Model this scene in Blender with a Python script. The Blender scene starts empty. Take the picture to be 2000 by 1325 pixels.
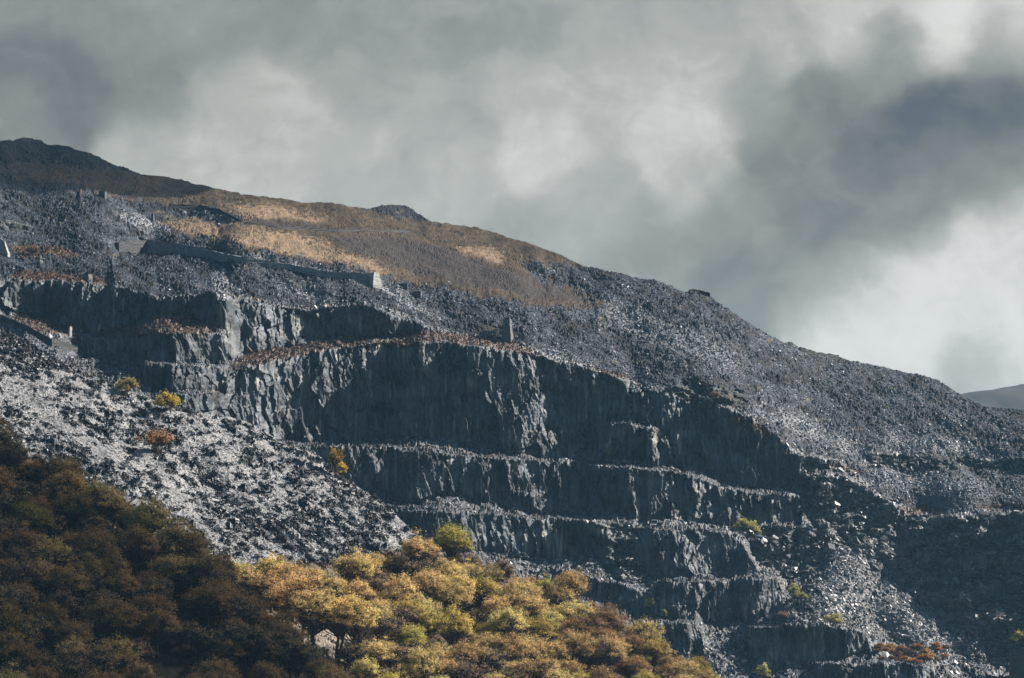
import bpy, math, random
import numpy as np
from math import radians, sin, cos, tan, pi
random.seed(7)
C = bpy.context.scene.collection
SC = bpy.context.scene

# ------------------------------------------------------------------ camera
PITCH = radians(8.5)
F = 1000.0 / tan(radians(12.0))           # focal length in photo pixels (2000 wide)
cam_d = bpy.data.cameras.new('camera')
cam = bpy.data.objects.new('camera', cam_d)
C.objects.link(cam)
cam.location = (0, 0, 0)
cam.rotation_euler = (pi / 2 + PITCH, 0, 0)
cam_d.sensor_fit = 'HORIZONTAL'
cam_d.angle = radians(24.0)
cam_d.clip_start = 0.5
cam_d.clip_end = 20000
SC.camera = cam
CP, SP = cos(PITCH), sin(PITCH)

def ray(px, py):
    """slopes u = x/y and t = z/y of the sight line through a photo pixel"""
    a = (np.asarray(px, float) - 1000.0) / F
    b = (662.5 - np.asarray(py, float)) / F
    dy = CP - b * SP
    return a / dy, (SP + b * CP) / dy

# ------------------------------------------------------------------ light
SUN_EL, SUN_AZ = radians(34), radians(22)   # azimuth: behind the scene, measured from +X towards +Y
SUNV = np.array([cos(SUN_EL) * cos(SUN_AZ), cos(SUN_EL) * sin(SUN_AZ), sin(SUN_EL)])
sun_d = bpy.data.lights.new('sun', 'SUN')
sun_d.energy = 5.0
sun_d.angle = radians(0.5)
sun_d.color = (1.0, 0.93, 0.84)
sun = bpy.data.objects.new('sun', sun_d)
C.objects.link(sun)
from mathutils import Vector
sun.rotation_euler = Vector(SUNV).to_track_quat('Z', 'Y').to_euler()
SC.view_settings.view_transform = 'Standard'
SC.view_settings.look = 'None'
SC.view_settings.gamma = 1
SC.view_settings.exposure = 0.95
EXPO = 2 ** 0.95 / 1.03
SC.cycles.use_denoising = True

# ------------------------------------------------------------------ node helpers
class NT:
    def __init__(s, tree):
        s.t = tree; s.n = tree.nodes; s.l = tree.links
    def new(s, kind, **kw):
        n = s.n.new(kind)
        for k, v in kw.items(): setattr(n, k, v)
        return n
    def put(s, sock, v):
        if hasattr(v, 'is_output') or hasattr(v, 'links'): s.l.new(v, sock)
        else: sock.default_value = v
    def math(s, op, a, b=None, c=None, clamp=False):
        n = s.new('ShaderNodeMath', operation=op); n.use_clamp = clamp
        s.put(n.inputs[0], a)
        if b is not None: s.put(n.inputs[1], b)
        if c is not None: s.put(n.inputs[2], c)
        return n.outputs[0]
    def vmath(s, op, a, b=None, out=0):
        n = s.new('ShaderNodeVectorMath', operation=op)
        s.put(n.inputs[0], a)
        if b is not None: s.put(n.inputs[1], b)
        return n.outputs[out]
    def noise(s, vec, scale, detail=4, rough=0.55, dist=0.0, out='Fac'):
        n = s.new('ShaderNodeTexNoise')
        s.put(n.inputs['Vector'], vec); n.inputs['Scale'].default_value = scale
        n.inputs['Detail'].default_value = detail; n.inputs['Roughness'].default_value = rough
        n.inputs['Distortion'].default_value = dist
        return n.outputs[out]
    def mix(s, fac, a, b, blend='MIX'):
        n = s.new('ShaderNodeMix', data_type='RGBA', blend_type=blend)
        s.put(n.inputs[0], fac); s.put(n.inputs[6], a); s.put(n.inputs[7], b)
        return n.outputs[2]
    def ramp(s, fac, stops):
        n = s.new('ShaderNodeValToRGB')
        e = n.color_ramp.elements
        while len(e) < len(stops): e.new(0.5)
        for q, (p, c) in zip(e, stops):
            q.position = p; q.color = (*c, 1) if len(c) == 3 else c
        s.put(n.inputs[0], fac)
        return n.outputs[0]
    def maprange(s, v, a, b, c=0.0, d=1.0, smooth=True):
        n = s.new('ShaderNodeMapRange', interpolation_type='SMOOTHSTEP' if smooth else 'LINEAR')
        s.put(n.inputs[0], v); n.inputs[1].default_value = a; n.inputs[2].default_value = b
        n.inputs[3].default_value = c; n.inputs[4].default_value = d
        return n.outputs[0]

def lin(*c):
    return tuple((v / 255 / 12.92) if v <= 10 else (((v / 255) + 0.055) / 1.055) ** 2.4 for v in c)

# ------------------------------------------------------------------ sky
world = bpy.data.worlds.new('World')
SC.world = world
world.use_nodes = True
W = NT(world.node_tree)
for n in list(W.n): W.n.remove(n)
tc = W.new('ShaderNodeTexCoord')
sep = W.new('ShaderNodeSeparateXYZ'); W.l.new(tc.outputs['Generated'], sep.inputs[0])
dx, dy, dz = sep.outputs
ysafe = W.math('MAXIMUM', dy, 0.05)
su = W.math('DIVIDE', dx, ysafe); st = W.math('DIVIDE', dz, ysafe)
comb = W.new('ShaderNodeCombineXYZ'); W.l.new(su, comb.inputs[0]); W.l.new(st, comb.inputs[1])
UV = comb.outputs[0]
# wind-drawn warp of the cloud deck
wn = W.noise(UV, 9.0, 3, 0.5, 0.0, 'Color')
warp = W.vmath('MULTIPLY', W.vmath('SUBTRACT', wn, (0.5, 0.5, 0.5)), (0.034, 0.026, 0.0))
wn2 = W.noise(UV, 42.0, 3, 0.55, 0.0, 'Color')
warp2 = W.vmath('MULTIPLY', W.vmath('SUBTRACT', wn2, (0.5, 0.5, 0.5)), (0.016, 0.014, 0.0))
UVW = W.vmath('ADD', W.vmath('ADD', UV, warp), warp2)
# cloud thickness control points: direction of the sky, grey level, spread
SKY = [(0, 0, 130), (0, 130, 114), (0, 230, 128), (140, 170, 112), (300, 170, 132), (220, 60, 130), (420, 60, 138),
       (480, 180, 172), (300, 290, 170), (420, 260, 180), (540, 230, 180), (520, 340, 184), (650, 330, 174), (620, 60, 142),
       (700, 160, 152), (800, 70, 148), (850, 250, 164), (900, 370, 172), (1000, 60, 150), (1020, 180, 178),
       (1050, 300, 186), (1150, 400, 168), (1180, 190, 176), (1200, 60, 160), (1300, 250, 194), (1380, 180, 182), (1250, 480, 148),
       (1350, 330, 180), (1350, 70, 162), (1420, 420, 138), (1450, 560, 128), (1480, 180, 150), (1530, 60, 176), (1560, 300, 128),
       (1650, 40, 186), (1640, 170, 122), (1700, 300, 106), (1600, 430, 118), (1560, 600, 148), (1600, 640, 208), (1730, 420, 130),
       (1750, 100, 140), (1820, 210, 90), (1930, 190, 95), (1860, 40, 206), (1960, 20, 190), (1930, 90, 150), (1880, 310, 118),
       (1990, 290, 122), (1700, 560, 216), (1680, 690, 206), (1800, 500, 212), (1830, 620, 216), (1890, 455, 206), (1985, 410, 196), (1800, 415, 122), (1930, 335, 124), (1660, 520, 150),
       (1960, 560, 206), (1930, 715, 178), (1985, 680, 214), (1000, 480, 160), (1100, -80, 160), (300, -80, 150), (1800, -80, 180),
       (-120, 150, 125), (2120, 200, 120), (2120, 600, 190)]
num = den = None
for (px, py, g) in SKY:
    u, t = ray(px, py)
    d = W.vmath('DISTANCE', UVW, (float(u), float(t), 0.0), 1)
    q = W.math('MULTIPLY', W.math('MULTIPLY', d, d), -1.0 / (2 * (42.0 / F) ** 2))
    e = W.math('ADD', W.math('EXPONENT', q), 1e-5)
    num = W.math('MULTIPLY', e, g / 255.0) if num is None else W.math('MULTIPLY_ADD', e, g / 255.0, num)
    den = e if den is None else W.math('ADD', den, e)
base = W.math('DIVIDE', num, den)
f1 = W.noise(W.vmath('MULTIPLY', UVW, (1.0, 1.5, 1.0)), 14.0, 6, 0.56, 0.35)
f2 = W.noise(UVW, 45.0, 5, 0.6, 0.6)
lvl = W.math('MULTIPLY_ADD', W.math('SUBTRACT', f1, 0.5), 0.19, base)
lvl = W.math('MULTIPLY_ADD', W.math('SUBTRACT', f2, 0.5), 0.13, lvl)
f3 = W.noise(UVW, 130.0, 4, 0.6, 0.4)
lvl = W.math('MULTIPLY_ADD', W.math('SUBTRACT', f3, 0.5), 0.06, lvl)
cloudc = W.ramp(lvl, [(0.36, lin(93, 97, 103)), (0.45, lin(118, 120, 117)), (0.56, lin(148, 151, 144)),
                      (0.68, lin(182, 182, 175)), (0.80, lin(224, 222, 217)), (0.95, lin(243, 243, 241))])
sky = W.new('ShaderNodeTexSky', sky_type='NISHITA')
sky.sun_disc = False
sky.sun_elevation = SUN_EL
sky.sun_rotation = pi / 2 - SUN_AZ
sky.air_density = 1.0; sky.dust_density = 1.5
# high overhead and behind the viewer: a heavy deck that lets some blue through
over = W.mix(0.2, (0.005, 0.032, 0.060, 1), W.mix(1.0, sky.outputs[0], (0.07, 0.07, 0.07, 1), 'MULTIPLY'))
front = W.math('MULTIPLY', W.maprange(st, 0.24, 0.62, 1.0, 0.0), W.maprange(dy, 0.15, 0.7, 0.0, 1.0))
col = W.mix(front, over, W.vmath('SCALE', cloudc, None))
scn = [n for n in W.n if n.bl_idname == 'ShaderNodeVectorMath' and n.operation == 'SCALE'][0]
SKYGAIN = scn.inputs['Scale']; SKYGAIN.default_value = 1.0 / EXPO
bg = W.new('ShaderNodeBackground'); W.l.new(col, bg.inputs[0]); bg.inputs[1].default_value = 1.0
wo = W.new('ShaderNodeOutputWorld'); W.l.new(bg.outputs[0], wo.inputs[0])

# ------------------------------------------------------------------ numeric noise
def _h(ix, iy, s):
    h = (ix.astype(np.int64) * 374761393 + iy.astype(np.int64) * 668265263 + s * 1274126177) & 0xffffffff
    h = ((h ^ (h >> 13)) * 1274126177) & 0xffffffff
    h = ((h ^ (h >> 16)) * 2246822519) & 0xffffffff
    return ((h ^ (h >> 15)) & 0xffffff) / float(0x1000000)
def perlin(x, y, s=0):
    x = np.asarray(x, float); y = np.asarray(y, float)
    ix = np.floor(x); iy = np.floor(y); fx = x - ix; fy = y - iy
    ux = fx * fx * fx * (fx * (fx * 6 - 15) + 10); uy = fy * fy * fy * (fy * (fy * 6 - 15) + 10)
    def g(a, b):
        an = _h(ix + a, iy + b, s) * 2 * pi
        return np.cos(an) * (fx - a) + np.sin(an) * (fy - b)
    n0 = g(0, 0) * (1 - ux) + g(1, 0) * ux
    n1 = g(0, 1) * (1 - ux) + g(1, 1) * ux
    return (n0 * (1 - uy) + n1 * uy) * 1.5
def fbm(x, y, s=0, o=4, r=0.5):
    v = 0; a = 1
    for k in range(o):
        v = v + a * perlin(x * 2 ** k + 17.3 * k, y * 2 ** k - 9.1 * k, s + k); a *= r
    return v
def cells(x, y, s=0):
    """nearest jittered cell: a random number, the offset inside the cell, a second random number"""
    ix = np.floor(x); iy = np.floor(y)
    best = np.full(x.shape, 1e9); r1 = np.zeros(x.shape); r2 = np.zeros(x.shape); ox = np.zeros(x.shape); oy = np.zeros(x.shape)
    for a in (-1, 0, 1):
        for b in (-1, 0, 1):
            cx = ix + a + _h(ix + a, iy + b, s); cy = iy + b + _h(ix + a, iy + b, s + 50)
            d = (x - cx) ** 2 + (y - cy) ** 2
            m = d < best
            best = np.where(m, d, best)
            r1 = np.where(m, _h(ix + a, iy + b, s + 100), r1); r2 = np.where(m, _h(ix + a, iy + b, s + 150), r2)
            ox = np.where(m, x - cx, ox); oy = np.where(m, y - cy, oy)
    return r1, r2, ox, oy
def inside(poly, X, Y):
    p = np.array(poly, float); r = np.zeros(X.shape, bool); j = len(p) - 1
    for i in range(len(p)):
        (xi, yi), (xj, yj) = p[i], p[j]
        if yi != yj:
            r ^= ((yi > Y) != (yj > Y)) & (X < (xj - xi) * (Y - yi) / (yj - yi) + xi)
        j = i
    return r
def blur(a, n):
    for ax in (0, 1):
        for _ in range(n):
            p = np.pad(a, [(1, 1) if k == ax else (0, 0) for k in (0, 1)], mode='edge')
            a = (p[:-2] + 2 * p[1:-1] + p[2:]) / 4 if ax == 0 else (p[:, :-2] + 2 * p[:, 1:-1] + p[:, 2:]) / 4
    return a
def line(pts, X):
    p = np.array(pts, float)
    return np.interp(X, p[:, 0], p[:, 1])
def seg_dist(pts, X, Y):
    p = np.array(pts, float); d = np.full(X.shape, 1e9)
    for (x0, y0), (x1, y1) in zip(p[:-1], p[1:]):
        vx, vy = x1 - x0, y1 - y0
        k = np.clip(((X - x0) * vx + (Y - y0) * vy) / (vx * vx + vy * vy), 0, 1)
        d = np.minimum(d, np.hypot(X - x0 - k * vx, Y - y0 - k * vy))
    return d

# ------------------------------------------------------------------ object helpers
def raw_mesh(name, V, Q, col=None, smooth=False, mats=()):
    V = np.ascontiguousarray(V, np.float32).reshape(-1, 3); Q = np.ascontiguousarray(Q, np.int32)
    k = Q.shape[1]
    me = bpy.data.meshes.new(name)
    me.vertices.add(len(V)); me.vertices.foreach_set('co', V.ravel())
    me.loops.add(Q.size); me.loops.foreach_set('vertex_index', Q.ravel())
    me.polygons.add(len(Q)); me.polygons.foreach_set('loop_start', np.arange(0, Q.size, k, dtype=np.int32))
    me.polygons.foreach_set('use_smooth', np.full(len(Q), smooth, bool))
    me.update(calc_edges=True)
    if col is not None:
        at = me.color_attributes.new('tone', 'FLOAT_COLOR', 'POINT')
        c = np.ones((len(V), 4), np.float32); c[:, :col.shape[1]] = col
        at.data.foreach_set('color', c.ravel())
    for m in mats: me.materials.append(m)
    return me
def link(name, me, parent=None, loc=None):
    o = bpy.data.objects.new(name, me); C.objects.link(o)
    if parent: o.parent = parent
    if loc is not None: o.location = loc
    return o
def tag(o, label=None, cat=None, group=None, kind=None):
    if label: o['label'] = label
    if cat: o['category'] = cat
    if group: o['group'] = group
    if kind: o['kind'] = kind
    return o
def empty(name, loc, rz=0.0):
    o = bpy.data.objects.new(name, None); C.objects.link(o)
    o.location = loc; o.rotation_euler = (0, 0, rz); o.empty_display_size = 1
    return o

# ------------------------------------------------------------------ materials
def mat(name):
    m = bpy.data.materials.new(name); m.use_nodes = True
    t = NT(m.node_tree)
    for n in list(t.n): t.n.remove(n)
    out = t.new('ShaderNodeOutputMaterial')
    return m, t, out
def rock_mat(name, rough, spec, fine, bump, dist, zscale=1.0):
    """tone (vertex colour = the stone's own colour) broken up by finer mottling and a fine bump"""
    m, t, out = mat(name)
    at = t.new('ShaderNodeAttribute', attribute_name='tone')
    geo = t.new('ShaderNodeNewGeometry')
    pos = t.vmath('MULTIPLY', geo.outputs['Position'], (1.0, 1.0, zscale))
    n1 = t.noise(pos, fine, 4, 0.6)
    n2 = t.noise(pos, fine * 4.3, 3, 0.6)
    k = t.math('MULTIPLY_ADD', n1, 1.2, 0.38)
    k = t.math('MULTIPLY', k, t.math('MULTIPLY_ADD', n2, 0.8, 0.6))
    colr = t.vmath('MULTIPLY', at.outputs['Color'], t.ramp(t.math('MULTIPLY', k, 0.5), [(0.0, (0, 0, 0)), (1.0, (2, 2, 2))]))
    b = t.new('ShaderNodeBsdfPrincipled')
    t.put(b.inputs['Base Color'], colr)
    t.put(b.inputs['Roughness'], t.math('MULTIPLY_ADD', n2, 0.35, rough - 0.17))
    b.inputs['Specular IOR Level'].default_value = spec
    bp = t.new('ShaderNodeBump'); bp.inputs['Strength'].default_value = bump; bp.inputs['Distance'].default_value = dist
    t.put(bp.inputs['Height'], n1)
    t.l.new(bp.outputs[0], b.inputs['Normal'])
    t.l.new(b.outputs[0], out.inputs[0])
    return m
M_SCREE = rock_mat('slate_scree', 0.62, 0.45, 0.9, 0.6, 0.5)
M_CLIFF = rock_mat('slate_cliff', 0.60, 0.45, 0.7, 0.6, 0.5, 0.22)
M_HILL = rock_mat('moor_and_scree', 0.78, 0.16, 0.6, 0.6, 0.5)
M_STONE = rock_mat('slate_stone', 0.50, 0.5, 1.5, 0.25, 0.1)
M_MASON = rock_mat('slate_masonry', 0.7, 0.35, 1.4, 0.7, 0.3, 2.2)
M_LITTER = rock_mat('leaf_litter', 0.85, 0.2, 0.8, 0.5, 0.3)
def leaf_mat():
    m, t, out = mat('autumn_leaves')
    oi = t.new('ShaderNodeObjectInfo')
    at = t.new('ShaderNodeAttribute', attribute_name='tone')
    c = t.mix(1.0, oi.outputs['Color'], at.outputs['Color'], 'MULTIPLY')
    d = t.new('ShaderNodeBsdfDiffuse'); t.put(d.inputs[0], c)
    tr = t.new('ShaderNodeBsdfTranslucent'); t.put(tr.inputs[0], c)
    mx = t.new('ShaderNodeMixShader'); mx.inputs[0].default_value = 0.42
    t.l.new(d.outputs[0], mx.inputs[1]); t.l.new(tr.outputs[0], mx.inputs[2])
    t.l.new(mx.outputs[0], out.inputs[0])
    return m
M_LEAF = leaf_mat()
def bark_mat():
    m, t, out = mat('bark')
    geo = t.new('ShaderNodeNewGeometry')
    n = t.noise(geo.outputs['Position'], 2.5, 4, 0.6)
    c = t.ramp(n, [(0.3, (0.040, 0.030, 0.024)), (0.7, (0.12, 0.092, 0.072))])
    b = t.new('ShaderNodeBsdfPrincipled'); t.put(b.inputs['Base Color'], c); b.inputs['Roughness'].default_value = 0.9
    t.l.new(b.outputs[0], out.inputs[0])
    return m
M_BARK = bark_mat()

# ------------------------------------------------------------------ THE QUARRY HILLSIDE
STEP = 1.6
GX = np.arange(-260, 2262, STEP); GY = np.arange(1440, 240, -STEP)
PX, PY = np.meshgrid(GX, GY)                # rows run uphill
NR, NC = PX.shape
wx = PX + 7 * fbm(PX / 60, PY / 40, 3, 3) + 3 * perlin(PX / 9, PY / 9, 5)
wy = PY + 4 * fbm(PX / 70, PY / 50, 9, 3) + 2 * perlin(PX / 8, PY / 8, 6)

SKYLINE = [(-260, 300), (-120, 285), (0, 276), (20, 274), (45, 271), (78, 275), (90, 281), (140, 287), (160, 296), (180, 300), (200, 312), (225, 322), (250, 331),
           (290, 342), (350, 350), (420, 368), (500, 382), (600, 397), (720, 408), (740, 402), (768, 399), (790, 403), (815, 416),
           (838, 429), (880, 438), (930, 445), (940, 449), (970, 456), (1020, 472), (1060, 485), (1110, 505), (1140, 518), (1200, 531),
           (1210, 535), (1270, 546), (1300, 553), (1335, 566), (1345, 567), (1362, 568), (1388, 575), (1397, 587), (1450, 625), (1500, 654), (1525, 666), (1545, 671),
           (1560, 681), (1600, 692), (1640, 701), (1700, 712), (1780, 728), (1830, 742), (1860, 760), (1900, 781), (1925, 792),
           (2000, 801), (2260, 838)]
CLIFFS = [
 [(-260, 543), (0, 549), (100, 549), (210, 556), (298, 574), (312, 586), (330, 580), (360, 577), (418, 576), (430, 590), (445, 585), (480, 583),
  (540, 598), (600, 606), (640, 601), (700, 594), (760, 612), (800, 630), (842, 642), (760, 660), (700, 659), (655, 657), (600, 667), (540, 682),
  (480, 690), (455, 698), (440, 645), (415, 632), (380, 624), (340, 614), (300, 622), (230, 645), (190, 650), (135, 643), (60, 610), (20, 608), (0, 618), (-260, 640)],
 [(130, 656), (210, 664), (300, 650), (405, 650), (440, 655), (462, 700), (430, 713), (300, 706), (160, 692)],
 [(255, 716), (330, 710), (440, 720), (440, 768), (430, 764), (330, 763), (280, 756)],
 [(330, 771), (440, 772), (470, 850), (420, 830), (345, 800)],
 [(440, 735), (500, 715), (560, 700), (620, 688), (680, 678), (745, 668), (790, 676), (830, 668), (870, 670), (960, 680), (1030, 690), (1085, 705),
  (1130, 715), (1170, 727), (1210, 738), (1224, 746), (1228, 800), (1232, 822), (1190, 818), (1185, 823), (1232, 829), (1280, 838), (1303, 850), (1310, 912), (1250, 903), (1150, 895), (1050, 890),
  (1000, 886), (940, 878), (880, 862), (835, 852), (780, 860), (700, 862), (600, 865), (540, 860), (440, 830)],
 [(590, 873), (700, 874), (830, 882), (940, 893), (1100, 904), (1200, 912), (1312, 922), (1350, 929), (1400, 950), (1450, 961), (1565, 971),
  (1560, 1020), (1450, 1026), (1370, 1022), (1300, 1016), (1240, 1015), (1190, 1003), (1130, 990), (1060, 1000), (1000, 992), (940, 975), (870, 960), (830, 975), (730, 985)],
 [(770, 995), (950, 1005), (1100, 1018), (1183, 1029), (1188, 1060), (1160, 1085), (1100, 1096), (1050, 1093), (1000, 1088), (940, 1078), (840, 1070)],
 [(1250, 1034), (1300, 1036), (1370, 1036), (1440, 1042), (1455, 1070), (1470, 1090), (1475, 1108), (1430, 1122), (1300, 1124), (1265, 1125), (1240, 1080)],
 [(1075, 1116), (1110, 1119), (1170, 1136), (1272, 1158), (1285, 1200), (1240, 1202), (1200, 1190), (1150, 1168)],
 [(1280, 1138), (1400, 1137), (1520, 1128), (1528, 1160), (1530, 1192), (1470, 1210), (1350, 1218), (1290, 1205)],
 [(1240, 1213), (1300, 1216), (1360, 1218), (1372, 1240), (1378, 1295), (1330, 1288), (1280, 1252)],
 [(1455, 1229), (1540, 1224), (1620, 1223), (1690, 1234), (1700, 1270), (1640, 1284), (1560, 1296), (1460, 1310)],
 [(1590, 1301), (1820, 1298), (1840, 1400), (1590, 1440)],
 [(1232, 765), (1262, 760), (1275, 768), (1300, 763), (1340, 786), (1400, 792), (1440, 804), (1480, 826), (1510, 846), (1540, 876), (1560, 902),
  (1566, 962), (1500, 954), (1450, 952), (1400, 940), (1350, 920), (1315, 914), (1308, 850), (1280, 836), (1235, 820)],
 [(1535, 888), (1600, 894), (1640, 901), (1650, 913), (1600, 913), (1550, 907)],
 [(225, 466), (287, 462), (287, 487), (230, 487)],
]
LEDGES = [  # (edge line, width of the level bench behind it in metres)
 ([(540, 862), (620, 870), (700, 871), (760, 873), (830, 879), (880, 885), (940, 890), (1000, 895), (1100, 901), (1200, 909), (1260, 915), (1312, 919),
   (1350, 926), (1400, 947), (1450, 958), (1500, 959), (1565, 968)], 13),
 ([(740, 988), (850, 991), (950, 1001), (1040, 1009), (1100, 1014), (1150, 1017), (1183, 1025)], 12),
 ([(1250, 1030), (1300, 1032), (1370, 1032), (1440, 1038)], 11),
 ([(1060, 1109), (1110, 1114), (1170, 1131), (1272, 1153)], 8),
 ([(1282, 1134), (1400, 1133), (1440, 1130), (1520, 1124)], 13),
 ([(1240, 1209), (1300, 1212), (1362, 1214)], 12),
 ([(1450, 1225), (1540, 1220), (1620, 1219), (1690, 1230)], 14),
 ([(1585, 1297), (1820, 1294)], 14),
 ([(1185, 822), (1232, 827), (1282, 836), (1303, 848)], 7),
 ([(130, 700), (300, 708), (440, 716)], 12),
 ([(330, 768), (440, 770)], 8),
 ([(1535, 886), (1600, 891), (1642, 899)], 10),
 ([(0, 622), (60, 640), (140, 655)], 10),
]
GRASS = [(-260, 322), (0, 336), (20, 345), (80, 360), (150, 362), (210, 384), (330, 400), (430, 408), (478, 438), (300, 428), (345, 452), (400, 470), (480, 486), (600, 508),
         (700, 527), (760, 545), (830, 556), (920, 575), (1000, 588), (1100, 602), (1190, 604), (1180, 592), (1100, 560), (1040, 540), (1020, 510), (1140, 520),
         (1110, 500), (1000, 440), (800, 400), (850, 420), (838, 430), (780, 422), (722, 409), (600, 380), (300, 320), (280, 342), (240, 330), (150, 322), (0, 315), (-260, 300)]
SUN_PATCHES = [[(300, 428), (420, 430), (520, 450), (610, 470), (690, 498), (775, 545), (690, 522), (480, 482), (390, 460)],
          [(420, 398), (520, 402), (650, 425), (600, 436), (480, 420)],
          [(880, 486), (985, 486), (975, 518), (930, 518)], [(860, 532), (940, 540), (1030, 575), (960, 562)],
          [(700, 500), (740, 520), (775, 545), (720, 530)]]
DARKMOOR = [[(640, 470), (760, 462), (880, 488), (1000, 530), (1100, 560), (1190, 602), (1060, 582), (900, 556), (770, 520), (700, 498)],
            [(-260, 300), (0, 318), (100, 322), (230, 338), (100, 334), (0, 334), (-260, 320)], [(480, 425), (640, 440), (800, 452), (640, 452), (500, 440)]]
HEATHER = [[(25, 616), (62, 610), (130, 636), (138, 656), (90, 652), (55, 640)],
           [(190, 652), (240, 640), (300, 622), (345, 614), (400, 630), (425, 650), (300, 652), (210, 664)],
           [(440, 722), (480, 692), (560, 676), (650, 657), (700, 656), (760, 662), (780, 652), (850, 647), (930, 655), (1038, 682), (1040, 692), (960, 682), (860, 668),
            (830, 668), (790, 676), (745, 668), (680, 678), (560, 700), (500, 715)],
           [(30, 532), (90, 533), (200, 545), (215, 556), (100, 549), (20, 545)], [(20, 480), (70, 478), (130, 485), (165, 500), (90, 500), (40, 498)],
           [(1140, 716), (1210, 730), (1228, 745), (1200, 738)], [(1740, 995), (1830, 992), (1850, 1003), (1780, 1004)], [(1600, 905), (1650, 908), (1700, 928), (1640, 918)],
           [(1900, 990), (2000, 985), (2000, 992), (1920, 998)], [(1410, 812), (1460, 822), (1510, 850), (1500, 856), (1440, 830)]]
STEEP = [[(1560, 905), (1600, 930), (1640, 925), (1720, 968), (1780, 1003), (1850, 1006), (2260, 990), (2260, 1240), (1950, 1250), (1850, 1215), (1760, 1140), (1700, 1110), (1690, 1085),
          (1620, 1070), (1600, 1040), (1570, 1000)],
         [(1460, 1030), (1560, 1025), (1620, 1070), (1600, 1110), (1530, 1125), (1480, 1100)], [(1690, 885), (1760, 890), (1930, 898), (2260, 885), (2260, 925), (1900, 912), (1760, 918), (1700, 905)],
         [(1300, 757), (1350, 742), (1420, 755), (1470, 790), (1400, 790), (1340, 785)], [(-260, 430), (0, 434), (70, 442), (60, 450), (0, 452), (-260, 450)],
         [(1150, 1020), (1260, 1025), (1270, 1150), (1180, 1120)]]
TIPS = [[(-260, 300), (0, 270), (150, 285), (285, 343), (230, 336), (100, 320), (-260, 312)], [(718, 410), (768, 395), (842, 431), (780, 425)]]

SPUR = [(-300, 540), (-100, 606), (0, 642), (60, 670), (110, 700), (180, 735), (240, 762), (300, 778), (345, 793), (420, 812), (480, 822), (520, 845), (560, 866), (600, 876), (640, 906), (680, 936),
        (720, 966), (760, 992), (800, 1032), (835, 1066), (870, 1090), (940, 1104), (1000, 1120), (1060, 1138), (1130, 1170), (1200, 1212), (1240, 1232),
        (1300, 1262), (1360, 1298), (1440, 1340), (1560, 1400)]
cliff = np.zeros(PX.shape)
for p in CLIFFS: cliff = np.maximum(cliff, inside(p, PX + 3 * perlin(PX / 14, PY / 30, 31), PY + 2.5 * fbm(PX / 18, PY / 18, 32, 2)))
steep = np.zeros(PX.shape, bool); heath = np.zeros(PX.shape, bool); bright = np.zeros(PX.shape, bool); darkm = np.zeros(PX.shape, bool)
for p in STEEP: steep |= inside(p, wx, wy)
for p in HEATHER: heath |= inside(p, wx, wy)
for p in SUN_PATCHES: bright |= inside(p, wx * 1.0 + 6 * perlin(PX / 30, PY / 12, 40), wy)  # sunlit moor patches, painted into the grass colour
for p in DARKMOOR: darkm |= inside(p, wx, wy)
grass = inside(GRASS, wx + 22 * fbm(PX / 28, PY / 10, 120, 4, .6), wy + 12 * fbm(PX / 24, PY / 9, 121, 4, .6) * np.clip((PY - line(SKYLINE, PX)) / 30, 0, 1))
tips = np.zeros(PX.shape, bool)
for p in TIPS: tips |= inside(p, PX, wy)
grass &= ~tips

by = PY - 0.16 * PX
band = (fbm(PX / 120, by / 9, 44, 3) > 0.54) & (PX > 380) & ~grass & (PY > 440)
band |= (fbm(PX / 45, by / 6, 46, 2) > 0.80) & ~grass & (PX < 1250)
U, T = ray(PX, PY)
tana = np.full(PX.shape, 0.58)
tana = np.where(grass, 0.40, tana)
tana = np.where(heath, 0.42, tana)
tana = np.where(steep, 1.25, tana)
tana = np.where(band & ~steep, 1.5, tana)
tana = np.where(tips, 0.62, tana)
tana = np.where(cliff > 0.5, 6.0, tana)
hid = np.clip((PY - line(SPUR, PX) - 8) / 10, 0, 1) * np.clip((920 - PX) / 60, 0, 1)
tana = tana * (1 - hid) + np.interp(PX, [230, 520, 800], [1.6, 0.78, 0.72]) * hid
tana = np.where(inside([(215, 486), (300, 492), (440, 506), (450, 574), (320, 578), (225, 553)], PX, PY) & (cliff < .5), 0.36, tana)
tana[PY > 1330] = 1.0
dT = np.gradient(T, axis=0)
g = dT / (tana - T)
for pts, w in LEDGES:
    p = np.array(pts, float)
    jit = 2.0 * perlin(GX / 15, GX * 0 + w, 77) + 1.2 * perlin(GX / 5, GX * 0 + w, 78)
    for i in range(NC):
        x = GX[i]
        if p[0, 0] <= x <= p[-1, 0]:
            y = np.interp(x, p[:, 0], p[:, 1]) + jit[i]
            j = int(round((1440 - y) / STEP))
            fade = min(1, (x - p[0, 0]) / 25 + 0.1, (p[-1, 0] - x) / 25 + 0.1)
            g[j:j + 2, i] += 0.5 * w * fade / 950.0 * (0.75 + 0.08 * jit[i])
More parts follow.
